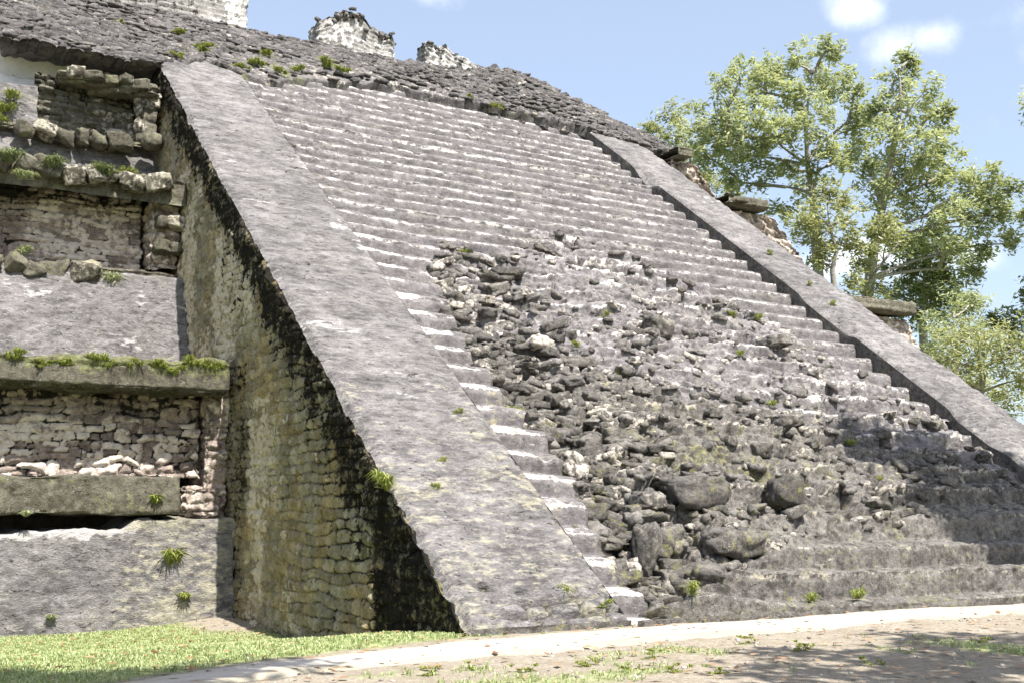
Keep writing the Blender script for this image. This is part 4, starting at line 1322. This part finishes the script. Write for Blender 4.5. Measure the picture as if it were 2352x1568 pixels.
# scattered fallen leaves
P = RNG.random((2800, 2)) * np.array([20, 17]) + np.array([-2, 5.5])
inside = ((P[:, 0] > X0) & (P[:, 1] > Y0 - .1)) | (P[:, 1] > 21.8)
P = P[~inside]
k = len(P)
z = ground_z(P[:, 0], P[:, 1]) + .035
az = RNG.random(k) * 6.28; L_ = .03 + .05 * RNG.random(k)
dv = np.stack([np.cos(az), np.sin(az), .25 * (RNG.random(k) - .3)], -1) * L_[:, None]; sv = np.stack([-np.sin(az), np.cos(az), .5 * (RNG.random(k) - .5)], -1) * (L_ * .5)[:, None]
c_ = np.stack([P[:, 0], P[:, 1], z], -1)
V = np.stack([c_ - dv, c_ + sv - dv * .1, c_ + dv, c_ - sv - dv * .1], 1).reshape(-1, 3)
a = W(len(V)); a[:, 0] = np.repeat(RNG.random(k), 4)
tag(new_mesh('fallen_leaves', V, np.arange(k * 4).reshape(-1, 4), M_DRY, a, smooth=False), 'dry brown leaves scattered over the ground', 'leaves', kind='stuff')
# pebbles on soil
P = RNG.random((900, 2)) * np.array([18, 8]) + np.array([1, 4.5]); P = P[(P[:, 1] < lo_y(P[:, 0]) + .3)]
sz = .008 + .02 * RNG.random(len(P)) ** 2
v, f, a = stones(np.stack([P[:, 0], P[:, 1], ground_z(P[:, 0], P[:, 1]) + .005], -1), np.stack([sz * 1.3, sz, sz * .7], -1), rots(len(P), 2, .2), W(len(P), .9, 0, 0, .9), 71, ico(1), .7, .1)
tag(new_mesh('pebbles', v, f, M_RUB, a), 'small pale pebbles on the bare soil', 'gravel', kind='stuff')


def tube(pts, rads, nseg=7):
    pts = np.array(pts, float); V = []; Fq = []
    for i, p in enumerate(pts):
        t_ = pts[min(i + 1, len(pts) - 1)] - pts[max(i - 1, 0)]
        t_ /= np.linalg.norm(t_) + 1e-9
        a_ = np.cross(t_, [0.3, 0.1, 1] if abs(t_[2]) < .9 else [1, 0, 0]); a_ /= np.linalg.norm(a_)
        b_ = np.cross(t_, a_)
        for j in range(nseg):
            an = 2 * math.pi * j / nseg
            V.append(p + (a_ * math.cos(an) + b_ * math.sin(an)) * rads[i])
    for i in range(len(pts) - 1):
        for j in range(nseg):
            Fq.append([i * nseg + j, i * nseg + (j + 1) % nseg, (i + 1) * nseg + (j + 1) % nseg, (i + 1) * nseg + j])
    return np.array(V), np.array(Fq)


def tuft(P0_, h, n, lab, grp, cat='plant', name='fern_tuft', mat=None, wid=.012, spread=.25, k=5):
    P0_ = np.array(P0_, float)
    rg = np.random.default_rng(int(abs(P0_[0] * 1000 + P0_[2] * 37)))
    pts = P0_ + (rg.random((k, 3)) - .5) * np.array([spread, .1, spread * .5])
    pts[0] = P0_
    pts[1:] = P0_ + (pts[1:] - P0_) * .8
    v, f, a = blades(pts, n * 2, np.full(k, h), .12, wid * .55, int(rg.integers(9999)), .75)
    # a short rootstock ties the fronds together
    o1 = tube([P0_ - [spread * .45, 0, .0], P0_ - [0, 0, .01], P0_ + [spread * .45, 0, .0]], [.006, .012, .006], 4)
    n_ = len(v)
    v = np.concatenate([v, o1[0]]); f = [np.concatenate([f[0], o1[1] + n_]), f[1]]; a = np.concatenate([a, W(len(o1[0]), .3)])
    o = new_mesh(name, v, f, mat or M_FERN, a, smooth=False, origin=tuple(P0_))
    return tag(o, lab, cat, grp)


def on_st(x, s, up_=.0): return sl_pt(x, s, hsurf(x, s) + .06 + up_)


TUFTS = [(10.37, 6.3, .16, 'bright fern tuft hanging beside the left step ends at mid height'),
         (10.34, 5.75, .16, 'lower bright fern tuft beside the left step ends'),
         (19.4, 10.3, .14, 'small green tuft on the steps near the right balustrade'),
         (19.0, 10.8, .12, 'smaller green tuft just above another near the right balustrade'),
         (11.97, 12.2, .14, 'yellow green tuft at the top of the collapsed part'),
         (14.02, .42, .17, 'bright leafy tuft at the base of the lowest restored step'),
         (13.1, .5, .12, 'small weed left of the bright tuft on the lowest restored step'),
         (16.8, 6.3, .12, 'tiny weed in the rubble below the grey slab'),
         (13.6, 7.4, .12, 'tiny weed in the middle of the collapsed stair'),
         (18.0, 5.0, .13, 'green weed in a joint at the lower right of the rubble'),
         (12.0, 4.6, .12, 'green weed between boulders left of the lower rubble'),
         (10.75, .55, .18, 'mossy green clump down in the pit at the foot'),
         (11.0, 3.15, .12, 'weed growing beside the broken step edge low down'),
         (15.4, 3.5, .12, 'weed just above the restored bottom steps'),
         (17.5, 3.6, .12, 'weed further right above the restored bottom steps'),
         (12.8, 8.1, .12, 'pale green weed right of the white angular stone'),
         (14.4, 9.6, .11, 'short weed left of the rounded grey block'),
         (17.2, 8.2, .12, 'yellowish weed right of the black hole')]
for (x_, s_, h_, lab) in TUFTS:
    tuft(on_st(x_, s_), h_ * 1.15, 12, lab, 'weeds rooted in the stairway', 'weed', 'weed')
for (x_, s_, h_, lab) in [(23.0, 14.6, .12, 'upper of the tiny yellow tufts on the right balustrade'), (22.9, 12.6, .1, 'middle tiny yellow tuft on the right balustrade'), (22.8, 11.4, .12, 'lower of the tiny tufts on the right balustrade')]:
    tuft(sl_pt(x_, s_, .03), h_, 10, lab, 'tiny tufts on the right balustrade', 'weed', 'weed')
for (x_, s_, lab) in [(8.55, .6, 'weed above the foot blocks of the left balustrade'), (7.5, 2.9, 'tiny weed low on the left balustrade face'), (7.9, 3.6, 'tiny weed higher on the left balustrade face'), (8.75, 5.0, 'weed near the inner edge of the left balustrade'), (8.95, .25, 'weed at the lowest corner beside the first step end')]:
    tuft(sl_pt(x_, s_, .0), .08, 8, lab, 'weeds on the left balustrade', 'weed', 'weed')
# ferns on the upper masonry
FT = [(9.3, 23.5, .30), (9.9, 24.2, .36), (10.5, 23.7, .28), (11.2, 24.3, .3), (10.6, 25.4, .3), (12.6, 25.6, .5), (12.9, 25.1, .35), (8.5, 25.0, .3), (7.9, 25.8, .3), (8.3, 24.5, .28),
      (7.3, 23.2, .22), (18.4, 24.8, .2), (17.6, 25.4, .2), (6.0, 25.6, .18)]
names = ['first', 'second', 'third', 'fourth', 'fifth', 'sixth', 'seventh', 'eighth', 'ninth', 'tenth', 'eleventh', 'twelfth']
for i, (x_, s_, h_) in enumerate(FT):
    if x_ < 6.5: lab = 'lone tuft on the dark mass at upper left'
    elif (x_, s_) == (12.6, 25.6): lab = 'tallest yellow green fern below the middle temple wall'
    elif (x_, s_) == (12.9, 25.1): lab = 'shorter fern just below the tallest yellow one'
    elif x_ > 17: lab = 'yellowish tuft at the ' + ('right' if x_ > 18 else 'left') + ' end of the dark masonry above the steps'
    elif x_ < 7: lab = 'lone tuft on the ' + ('right' if x_ > 5 else 'left') + ' of the dark mass at upper left'
    else: lab = 'yellow green fern on the rough masonry just above the top of the stairway'
    tuft(sl_pt(x_, s_, .10), h_ * .6, 16, lab, 'ferns growing on the upper masonry', 'fern', 'fern_tuft', M_FERN, .03, .55, 6)
# plants of the lower left terrace
for (x_, y_, z_, h_, lab) in [(5.62, 22.28, .45, .34, 'leafy shrub hanging on the lowest sloping wall'), (5.78, 22.1, -.2, .16, 'small plant below the leafy shrub on the lowest wall'),
                              (3.45, 22.0, -.45, .1, 'tiny weed low on the left of the lowest wall'), (5.2, 22.3, 1.6, .2, 'green fern on the plain moulding band of the lowest terrace'),
                              (2.95, 22.25, 1.35, .12, 'weed dangling in the shadow under the moulding'), (7.0, 15.9, .0, .01, '')]:
    if lab: tuft((x_, y_, z_), h_, 16, lab, 'plants on the lowest terrace wall', 'plant', 'wall_plant', M_FERN if h_ > .15 else M_L1, .022, h_ * .9, 7)
tuft((6.66, 14.95, 1.75), .3, 14, 'light green fern on the shaded edge of the side wall', None, 'fern', 'fern_tuft', M_FERN, .02, .3, 5)
for i, (x_, z_, h_) in enumerate([(2.65, 4.22, .22), (3.1, 4.1, .12), (3.45, 4.12, .2), (4.05, 4.2, .26), (4.35, 4.15, .24), (4.75, 4.2, .2), (5.2, 4.2, .2), (5.5, 4.1, .22), (5.75, 4.25, .3), (6.05, 4.2, .3), (6.3, 4.2, .24)]):
    tuft((x_, 22.3, z_), h_ * .6, 26, '%s green tuft from the left along the mossy cornice' % names[i], 'green tufts along the mossy cornice', 'plant', 'cornice_tuft', M_FERN, .012, .38, 9)
for i, (x_, y_, z_, h_) in enumerate([(3.7, 26.6, 9.1, .28), (4.75, 26.65, 9.1, .3), (2.75, 26.6, 9.1, .3), (5.1, 26.95, 6.6, .35), (3.25, 27.1, 7.15, .16), (3.1, 26.5, 8.7, .2)]):
    tuft((x_, y_, z_), h_, 18, ['dark green bush on the middle cornice left of centre', 'dark green bush on the middle cornice right of centre', 'dark bush at the left end of the middle cornice',
                               'green fern hanging in the gap of the boulder ledge', 'tiny weed on the boulder ledge', 'trailing weed under the left of the middle cornice'][i], 'plants on the middle terrace', 'plant', 'ledge_plant',
         M_L2 if i < 3 else M_L1, .02, .4, 8)
for i, (x_, z_) in enumerate([(2.95, 11.3), (3.1, 11.7), (2.85, 10.95), (5.9, 9.95)]):
    tuft((x_, 29.95 if x_ < 4 else 29.6, z_), .25, 14, ['yellow green tuft in the middle of the flat upper left wall', 'yellow green tuft near the top of the flat upper left wall', 'green tuft at the foot of the flat upper left wall', 'small tuft on the upper slope under the round boulder'][i],
         'tufts on the upper left wall', 'plant', 'wall_plant', M_FERN, .02, .45, 7)
# green clumps of broad weeds in the foreground soil
cl = [(1850, 1485), (1830, 1500), (1450, 1545), (1560, 1550), (1200, 1545), (1350, 1535), (980, 1555), (1650, 1550), (1500, 1512), (2000, 1530), (2250, 1480), (1720, 1480), (1090, 1540)]
for i, (px_, py_) in enumerate(cl):
    d_ = dirof(px_, py_); g_ = CAM + d_ * ((-.12 - CAM[2]) / d_[2])
    g_[2] = float(ground_z(np.array([g_[0]]), np.array([g_[1]]))[0])
    tuft(g_, .04, 10, 'low green weed clump on the bare soil in front of the path', 'weed clumps on the foreground soil', 'weed', 'weed', M_FERN, .014, .35, 9)


# ------------------------------------------------------------------ trees
def curve(a, b, n=6, sag=.08, rg=None):
    a = np.array(a, float); b = np.array(b, float)
    L_ = np.linalg.norm(b - a)
    o = np.array([rg.normal(), rg.normal(), 0]) * L_ * sag
    t_ = np.linspace(0, 1, n)[:, None]
    P_ = a + (b - a) * t_ + o * np.sin(t_ * np.pi)
    P_[:, 2] += (L_ * .06 * np.sin(t_ * np.pi))[:, 0]
    return P_


def tree(name, lab, cat, trunk_px, clumps, depth, leaf, mat, dens=1.0, r0=.3, grp=None, seed=1, droop=.5, base_xy=None, squash=.85):
    """trunk_px: picture points the trunk passes, bottom to top; clumps: (px, py, r_px)"""
    rg = np.random.default_rng(seed)
    k_ = depth / F
    tp = [at(px_, py_, depth) for (px_, py_) in trunk_px]
    b0 = np.array([tp[0][0], tp[0][1], 0.0]) if base_xy is None else np.array([base_xy[0], base_xy[1], 0.0])
    root = empty(name, lab, cat, tuple(b0), grp)
    tv = []; tf = []; n0 = 0
    path_ = [b0 - np.array([0, 0, .3])] + tp
    rad = np.linspace(r0, r0 * .12, len(path_))
    v, f = tube(path_, rad, 8); tv.append(v); tf.append(f); n0 += len(v)
    LV = []; LW = []
    cps = []
    for (px_, py_, r_) in clumps:
        dd = depth + rg.uniform(-1, 1) * (r_ * k_ * .9 + 1.0)
        c_ = at(px_, py_, dd); cps.append((c_, r_ * k_))
    node = [p for p in path_[1:]]
    for (c_, r_) in cps:
        # limb from the closest lower point on the trunk
        cand = [p for p in node if p[2] < c_[2] - .2] or [node[0]]
        src = min(cand, key=lambda p: np.linalg.norm(p - c_) + .4 * abs(p[2] - c_[2]))
        cu = curve(src, c_, 6, .08, rg)
        v, f = tube(cu, np.linspace(r0 * .30, r0 * .07, 6), 5); tv.append(v); tf.append(f + n0); n0 += len(v)
        node.append(cu[3])
        # twig clusters in the clump
        nt_ = max(8, int(dens * 9 * (r_ / .9) ** 2.0)); r_ = r_ * 1.12
        dirs = rg.normal(size=(nt_, 3)); dirs /= np.linalg.norm(dirs, axis=1, keepdims=True)
        rr_ = r_ * (rg.random(nt_) ** .5) * (.8 + .6 * rg.random(nt_))
        tw = c_ + dirs * rr_[:, None] * np.array([1, 1, squash])
        for q_ in tw[::3]:
            cu = curve(c_, q_, 3, .1, rg)
            v, f = tube(cu, [r0 * .06, r0 * .045, .008], 3); tv.append(v); tf.append(f + n0); n0 += len(v)
        nl = 38
        tc_ = np.repeat(tw, nl, 0)
        o = rg.normal(size=(len(tc_), 3)) * np.array([.22, .22, .20]) * (.75 + .15 * r_)
        LV.append(tc_ + o)
        tone = np.clip(np.repeat(rg.random(nt_) * .6, nl) + rg.random(len(tc_)) * .45 + rg.uniform(-.12, .2), 0, 1)
        LW.append(tone)
    new_mesh('trunk', np.concatenate(tv), np.concatenate(tf), M_BARK, W(n0, .75), root)
    C_ = np.concatenate(LV); T_ = np.concatenate(LW); k = len(C_)
    az = rg.random(k) * 6.283; el = -droop * rg.random(k) * 1.3 + .35 * rg.normal(size=k)
    d = np.stack([np.cos(az) * np.cos(el), np.sin(az) * np.cos(el), np.sin(el)], -1)
    s_ = np.cross(d, rg.normal(size=(k, 3)) * .5 + np.array([0, 0, 1])); s_ /= np.linalg.norm(s_, axis=1, keepdims=True) + 1e-6
    L_ = leaf * .92 * (.6 + .8 * rg.random(k))[:, None]
    nrm = np.cross(d, s_)
    V = np.stack([C_ - d * L_, C_ + s_ * L_ * .36, C_ + d * L_ - nrm * L_ * .25, C_ - s_ * L_ * .36], 1).reshape(-1, 3)
    a_ = W(len(V)); a_[:, 0] = np.repeat(T_, 4)
    new_mesh('crown', V, np.arange(k * 4).reshape(-1, 4), mat, a_, root, smooth=False)
    return root


G = 'trees beyond the right side of the pyramid'
tree('broadleaf_tree', 'tall open-crowned tree rising left of centre of the tree group', 'tree',
     [(1880, 640), (1872, 520), (1868, 450), (1855, 380), (1850, 280), (1865, 170)],
     [(1885, 150, 55), (1800, 200, 62), (1730, 210, 50), (1740, 285, 68), (1660, 265, 50), (1640, 330, 58), (1700, 360, 55), (1850, 285, 66), (1920, 215, 56), (1950, 300, 48), (1880, 370, 60), (1790, 390, 40),
      (1850, 430, 34), (1925, 375, 42), (1740, 430, 40), (1820, 150, 36), (1915, 110, 26), (1800, 470, 30), (1680, 420, 30), (1975, 260, 30), (1620, 300, 50), (1690, 330, 60), (1600, 350, 45), (1650, 210, 40), (1700, 170, 34), (1960, 200, 34), (1960, 350, 40), (1750, 360, 50), (1840, 220, 50), (1790, 320, 44), (1760, 160, 30)], 58, .17, M_L1, 1.0, .32, G, 21)
tree('broadleaf_tree', 'small pale tree at the far left of the tree group, against the stair top', 'tree',
     [(1605, 520), (1598, 440), (1585, 360), (1560, 280)],
     [(1545, 265, 34), (1575, 300, 42), (1530, 310, 40), (1500, 300, 22), (1600, 350, 40), (1640, 430, 36), (1610, 400, 30), (1560, 350, 36), (1690, 455, 30), (1730, 480, 26)], 64, .15, M_L3, .9, .16, G, 22)
tree('broadleaf_tree', 'tall forked tree with narrow top and a branch reaching right', 'tree',
     [(1990, 700), (1998, 640), (2010, 560), (2030, 460), (2050, 360), (2070, 240), (2065, 160)],
     [(2060, 170, 38), (2070, 230, 55), (2120, 215, 40), (2060, 300, 62), (2130, 290, 48), (2045, 375, 58), (2115, 370, 62), (2020, 440, 55), (2095, 460, 72), (2030, 520, 42), (2180, 410, 60), (2235, 390, 48), (2190, 480, 58),
      (2275, 430, 46), (2320, 440, 40), (2240, 520, 40), (2290, 500, 36), (2350, 500, 36), (2265, 575, 22), (2240, 625, 20), (2000, 380, 30), (2150, 340, 40), (2160, 250, 30), (2060, 560, 46), (2140, 520, 50), (2190, 560, 44), (2300, 470, 44), (2250, 470, 50), (2330, 560, 26), (2090, 140, 18), (2010, 260, 24), (2140, 540, 40)], 55, .17, M_L1, 1.05, .34, G, 23)
tree('broadleaf_tree', 'short light green tree in front, nearest the balustrade', 'tree',
     [(1918, 680), (1912, 620), (1922, 575), (1905, 520), (1900, 470)],
     [(1905, 445, 30), (1880, 500, 52), (1935, 510, 42), (1862, 550, 38), (1905, 560, 42), (1880, 600, 28), (1950, 460, 28), (1850, 505, 26), (1945, 560, 24)], 47, .14, M_L3, 1.25, .16, G, 24)
tree('broadleaf_tree', 'young umbrella-topped tree with two thin pale stems', 'tree',
     [(1985, 700), (1992, 650), (2030, 600), (2062, 560), (2068, 530)],
     [(2010, 535, 30), (2060, 545, 32), (2035, 520, 28), (1985, 610, 28), (1965, 650, 30), (2010, 660, 30), (2000, 575, 16)], 49, .13, M_L3, 1.1, .13, G, 25)
tree('broadleaf_tree', 'dark dense tree behind, low right of the forked tree', 'tree',
     [(2120, 760), (2120, 700), (2125, 620), (2130, 560)],
     [(2085, 570, 44), (2130, 590, 58), (2170, 630, 54), (2200, 680, 48), (2110, 660, 52), (2060, 620, 36), (2150, 700, 44), (2215, 600, 26), (2060, 680, 40), (2100, 720, 40), (2190, 560, 30)], 60, .17, M_L2, 1.7, .28, G, 26, squash=.9)
tree('bush_tree', 'yellow green bushy tree at the lower end of the right balustrade', 'tree',
     [(2260, 1000), (2255, 900), (2250, 820)],
     [(2190, 770, 56), (2230, 830, 62), (2290, 830, 66), (2350, 870, 66), (2250, 890, 60), (2320, 920, 56), (2370, 800, 50), (2180, 830, 44), (2310, 775, 44), (2200, 880, 44)], 42, .11, M_L3, 2.0, .2, G, 27)
tree('bush_tree', 'green rounded tree between the dark tree and the yellow bush', 'tree',
     [(2200, 900), (2195, 800), (2190, 730)],
     [(2185, 715, 40), (2150, 745, 40), (2220, 710, 42), (2240, 760, 44), (2160, 790, 44), (2200, 790, 44), (2140, 800, 30), (2250, 690, 24)], 46, .12, M_L1, 1.6, .16, G, 28)
tree('broadleaf_tree', 'dark tree cut by the right edge of the photo at half height', 'tree',
     [(2370, 900), (2370, 800), (2368, 720)],
     [(2365, 690, 34), (2345, 740, 38), (2380, 740, 50), (2310, 755, 26), (2390, 650, 40), (2370, 790, 36), (2290, 740, 20)], 56, .15, M_L2, 1.6, .2, G, 29)
tree('broadleaf_tree', 'tree mostly beyond the right edge with twig tips showing high up', 'tree',
     [(2480, 900), (2470, 600), (2460, 400), (2450, 260)],
     [(2395, 200, 32), (2400, 265, 32), (2450, 230, 70), (2480, 330, 80), (2440, 420, 60), (2500, 480, 80)], 52, .16, M_L1, 1.0, .28, G, 30)

# trees behind and beside the photographer: they throw the dappled shade into the corners of the view
def shade_tree(lab, base, clumps, seed, mat, dens, leaf=.16, r0=.25):
    rg = np.random.default_rng(seed)
    root = empty('broadleaf_tree', lab, 'tree', base, 'trees around the photographer')
    tv = []; tf = []; n0 = 0
    b0 = np.array(base, float)
    top = np.mean([c[:3] for c in clumps], 0) - np.array([0, 0, 1.2])
    v, f = tube(curve(b0 - [0, 0, .3], top, 7, .03, rg), np.linspace(r0, r0 * .5, 7), 9); tv.append(v); tf.append(f); n0 += len(v)
    LV = []; T_ = []
    for (x_, y_, z_, r_) in clumps:
        c_ = np.array([x_, y_, z_])
        v, f = tube(curve(top, c_, 6, .08, rg), np.linspace(r0 * .4, r0 * .08, 6), 5); tv.append(v); tf.append(f + n0); n0 += len(v)
        nt_ = int(dens * 18 * r_ * r_ + 4)
        dirs = rg.normal(size=(nt_, 3)); dirs /= np.linalg.norm(dirs, axis=1, keepdims=True)
        tw = c_ + dirs * (r_ * rg.random(nt_) ** .4)[:, None] * np.array([1, 1, .6])
        tc_ = np.repeat(tw, 24, 0); LV.append(tc_ + rg.normal(size=tc_.shape) * .28); T_.append(rg.random(len(tc_)))
    new_mesh('trunk', np.concatenate(tv), np.concatenate(tf), M_BARK, W(n0, .5), root)
    C_ = np.concatenate(LV); T_ = np.concatenate(T_); k = len(C_)
    d = rg.normal(size=(k, 3)); d /= np.linalg.norm(d, axis=1, keepdims=True)
    s_ = np.cross(d, rg.normal(size=(k, 3))); s_ /= np.linalg.norm(s_, axis=1, keepdims=True) + 1e-6
    L_ = leaf * (.7 + .6 * rg.random(k))[:, None]
    V = np.stack([C_ - d * L_, C_ + s_ * L_ * .4, C_ + d * L_, C_ - s_ * L_ * .4], 1).reshape(-1, 3)
    a_ = W(len(V)); a_[:, 0] = np.repeat(T_, 4)
    new_mesh('crown', V, np.arange(k * 4).reshape(-1, 4), mat, a_, root, smooth=False)


def over(tx, ty, tz, hgt_):     # point at height hgt_ whose shadow falls on (tx, ty, tz)
    k = (hgt_ - tz) / SUN[2]
    return (tx + SUN[0] * k, ty + SUN[1] * k, hgt_)


cl = []
for (tx, ty, r_) in ((8.6, 7.2, .8), (9.6, 8.2, .7), (7.6, 6.6, .6), (11.0, 8.8, .5), (9.0, 9.2, .35), (10.5, 7.4, .8), (12.3, 8.4, .6), (8.0, 5.6, .9), (11.5, 9.6, .35), (7.9, 8.3, .4)):
    cl.append(over(tx, ty, 0, 9.5 + random.uniform(-.6, .6)) + (r_,))
shade_tree('tree right of the photographer, outside the picture', (13.5, 1.5, -.1), cl, 41, M_L1, 1.3)
cl = []
for (tx, ty, tz, r_) in ((19.2, 14.3, 1.2, .6), (20.3, 14.2, 1.1, .8), (21.3, 14.6, 1.5, .8), (20.0, 15.2, 2.0, .6), (19.4, 16.0, 2.5, .35), (18.6, 15.0, 1.8, .3), (21.2, 15.8, 2.4, .55), (18.2, 16.4, 2.9, .22), (19.0, 17.0, 3.2, .3), (22.4, 14.4, 1.4, .8), (20.4, 16.6, 2.9, .3)):
    cl.append(over(tx, ty, tz, 14.5 + random.uniform(-.5, .5)) + (r_,))
shade_tree('tall tree far right, outside the picture', (26, 4.0, -.1), cl, 42, M_L2, 7, .26, .35)
cl = []
for (tx, ty, r_) in ((1.2, 10.3, .8), (.4, 10.9, .9), (.9, 11.3, .7), (1.6, 10.7, .5), (.3, 11.8, .6), (1.0, 10.9, .6), (2.2, 10.7, .35), (3.1, 11.0, .25), (3.8, 11.25, .2), (-.4, 10.0, 1.0), (1.5, 11.5, .3), (.2, 9.4, 1.0), (1.6, 10.9, .4), (2.6, 10.9, .3)):
    cl.append(over(tx, ty, -.1, 10 + random.uniform(-.5, .5)) + (r_,))
shade_tree('tree left of the photographer, outside the picture', (-4.5, 5.0, -.1), cl, 43, M_L1, 6)

# forest edge far behind the trees: one mass nobody could count
rg = np.random.default_rng(77)
k = 150000
ang = rg.uniform(math.radians(52), math.radians(100), k)          # bearing from +Y towards +X
rad = 78 + 16 * rg.random(k)
hx = np.sin(ang) * rad; hy = np.cos(ang) * rad
hmax = 6.0 + 2.2 * fbm2(ang * 24, ang * 0, 3, 996)
hz = hmax * (1 - rg.random(k) ** 1.6)
C_ = np.stack([hx, hy, hz], -1)
d = rg.normal(size=(k, 3)); d /= np.linalg.norm(d, axis=1, keepdims=True)
s_ = np.cross(d, rg.normal(size=(k, 3))); s_ /= np.linalg.norm(s_, axis=1, keepdims=True) + 1e-6
L_ = .34 * (.6 + .8 * rg.random(k))[:, None]
V = np.stack([C_ - d * L_, C_ + s_ * L_ * .45, C_ + d * L_, C_ - s_ * L_ * .45], 1).reshape(-1, 3)
a_ = W(len(V)); a_[:, 0] = np.repeat(rg.random(k), 4)
tag(new_mesh('distant_forest', V, np.arange(k * 4).reshape(-1, 4), M_L2, a_, smooth=False), 'far green forest edge behind the trees on the right', 'forest', kind='stuff')
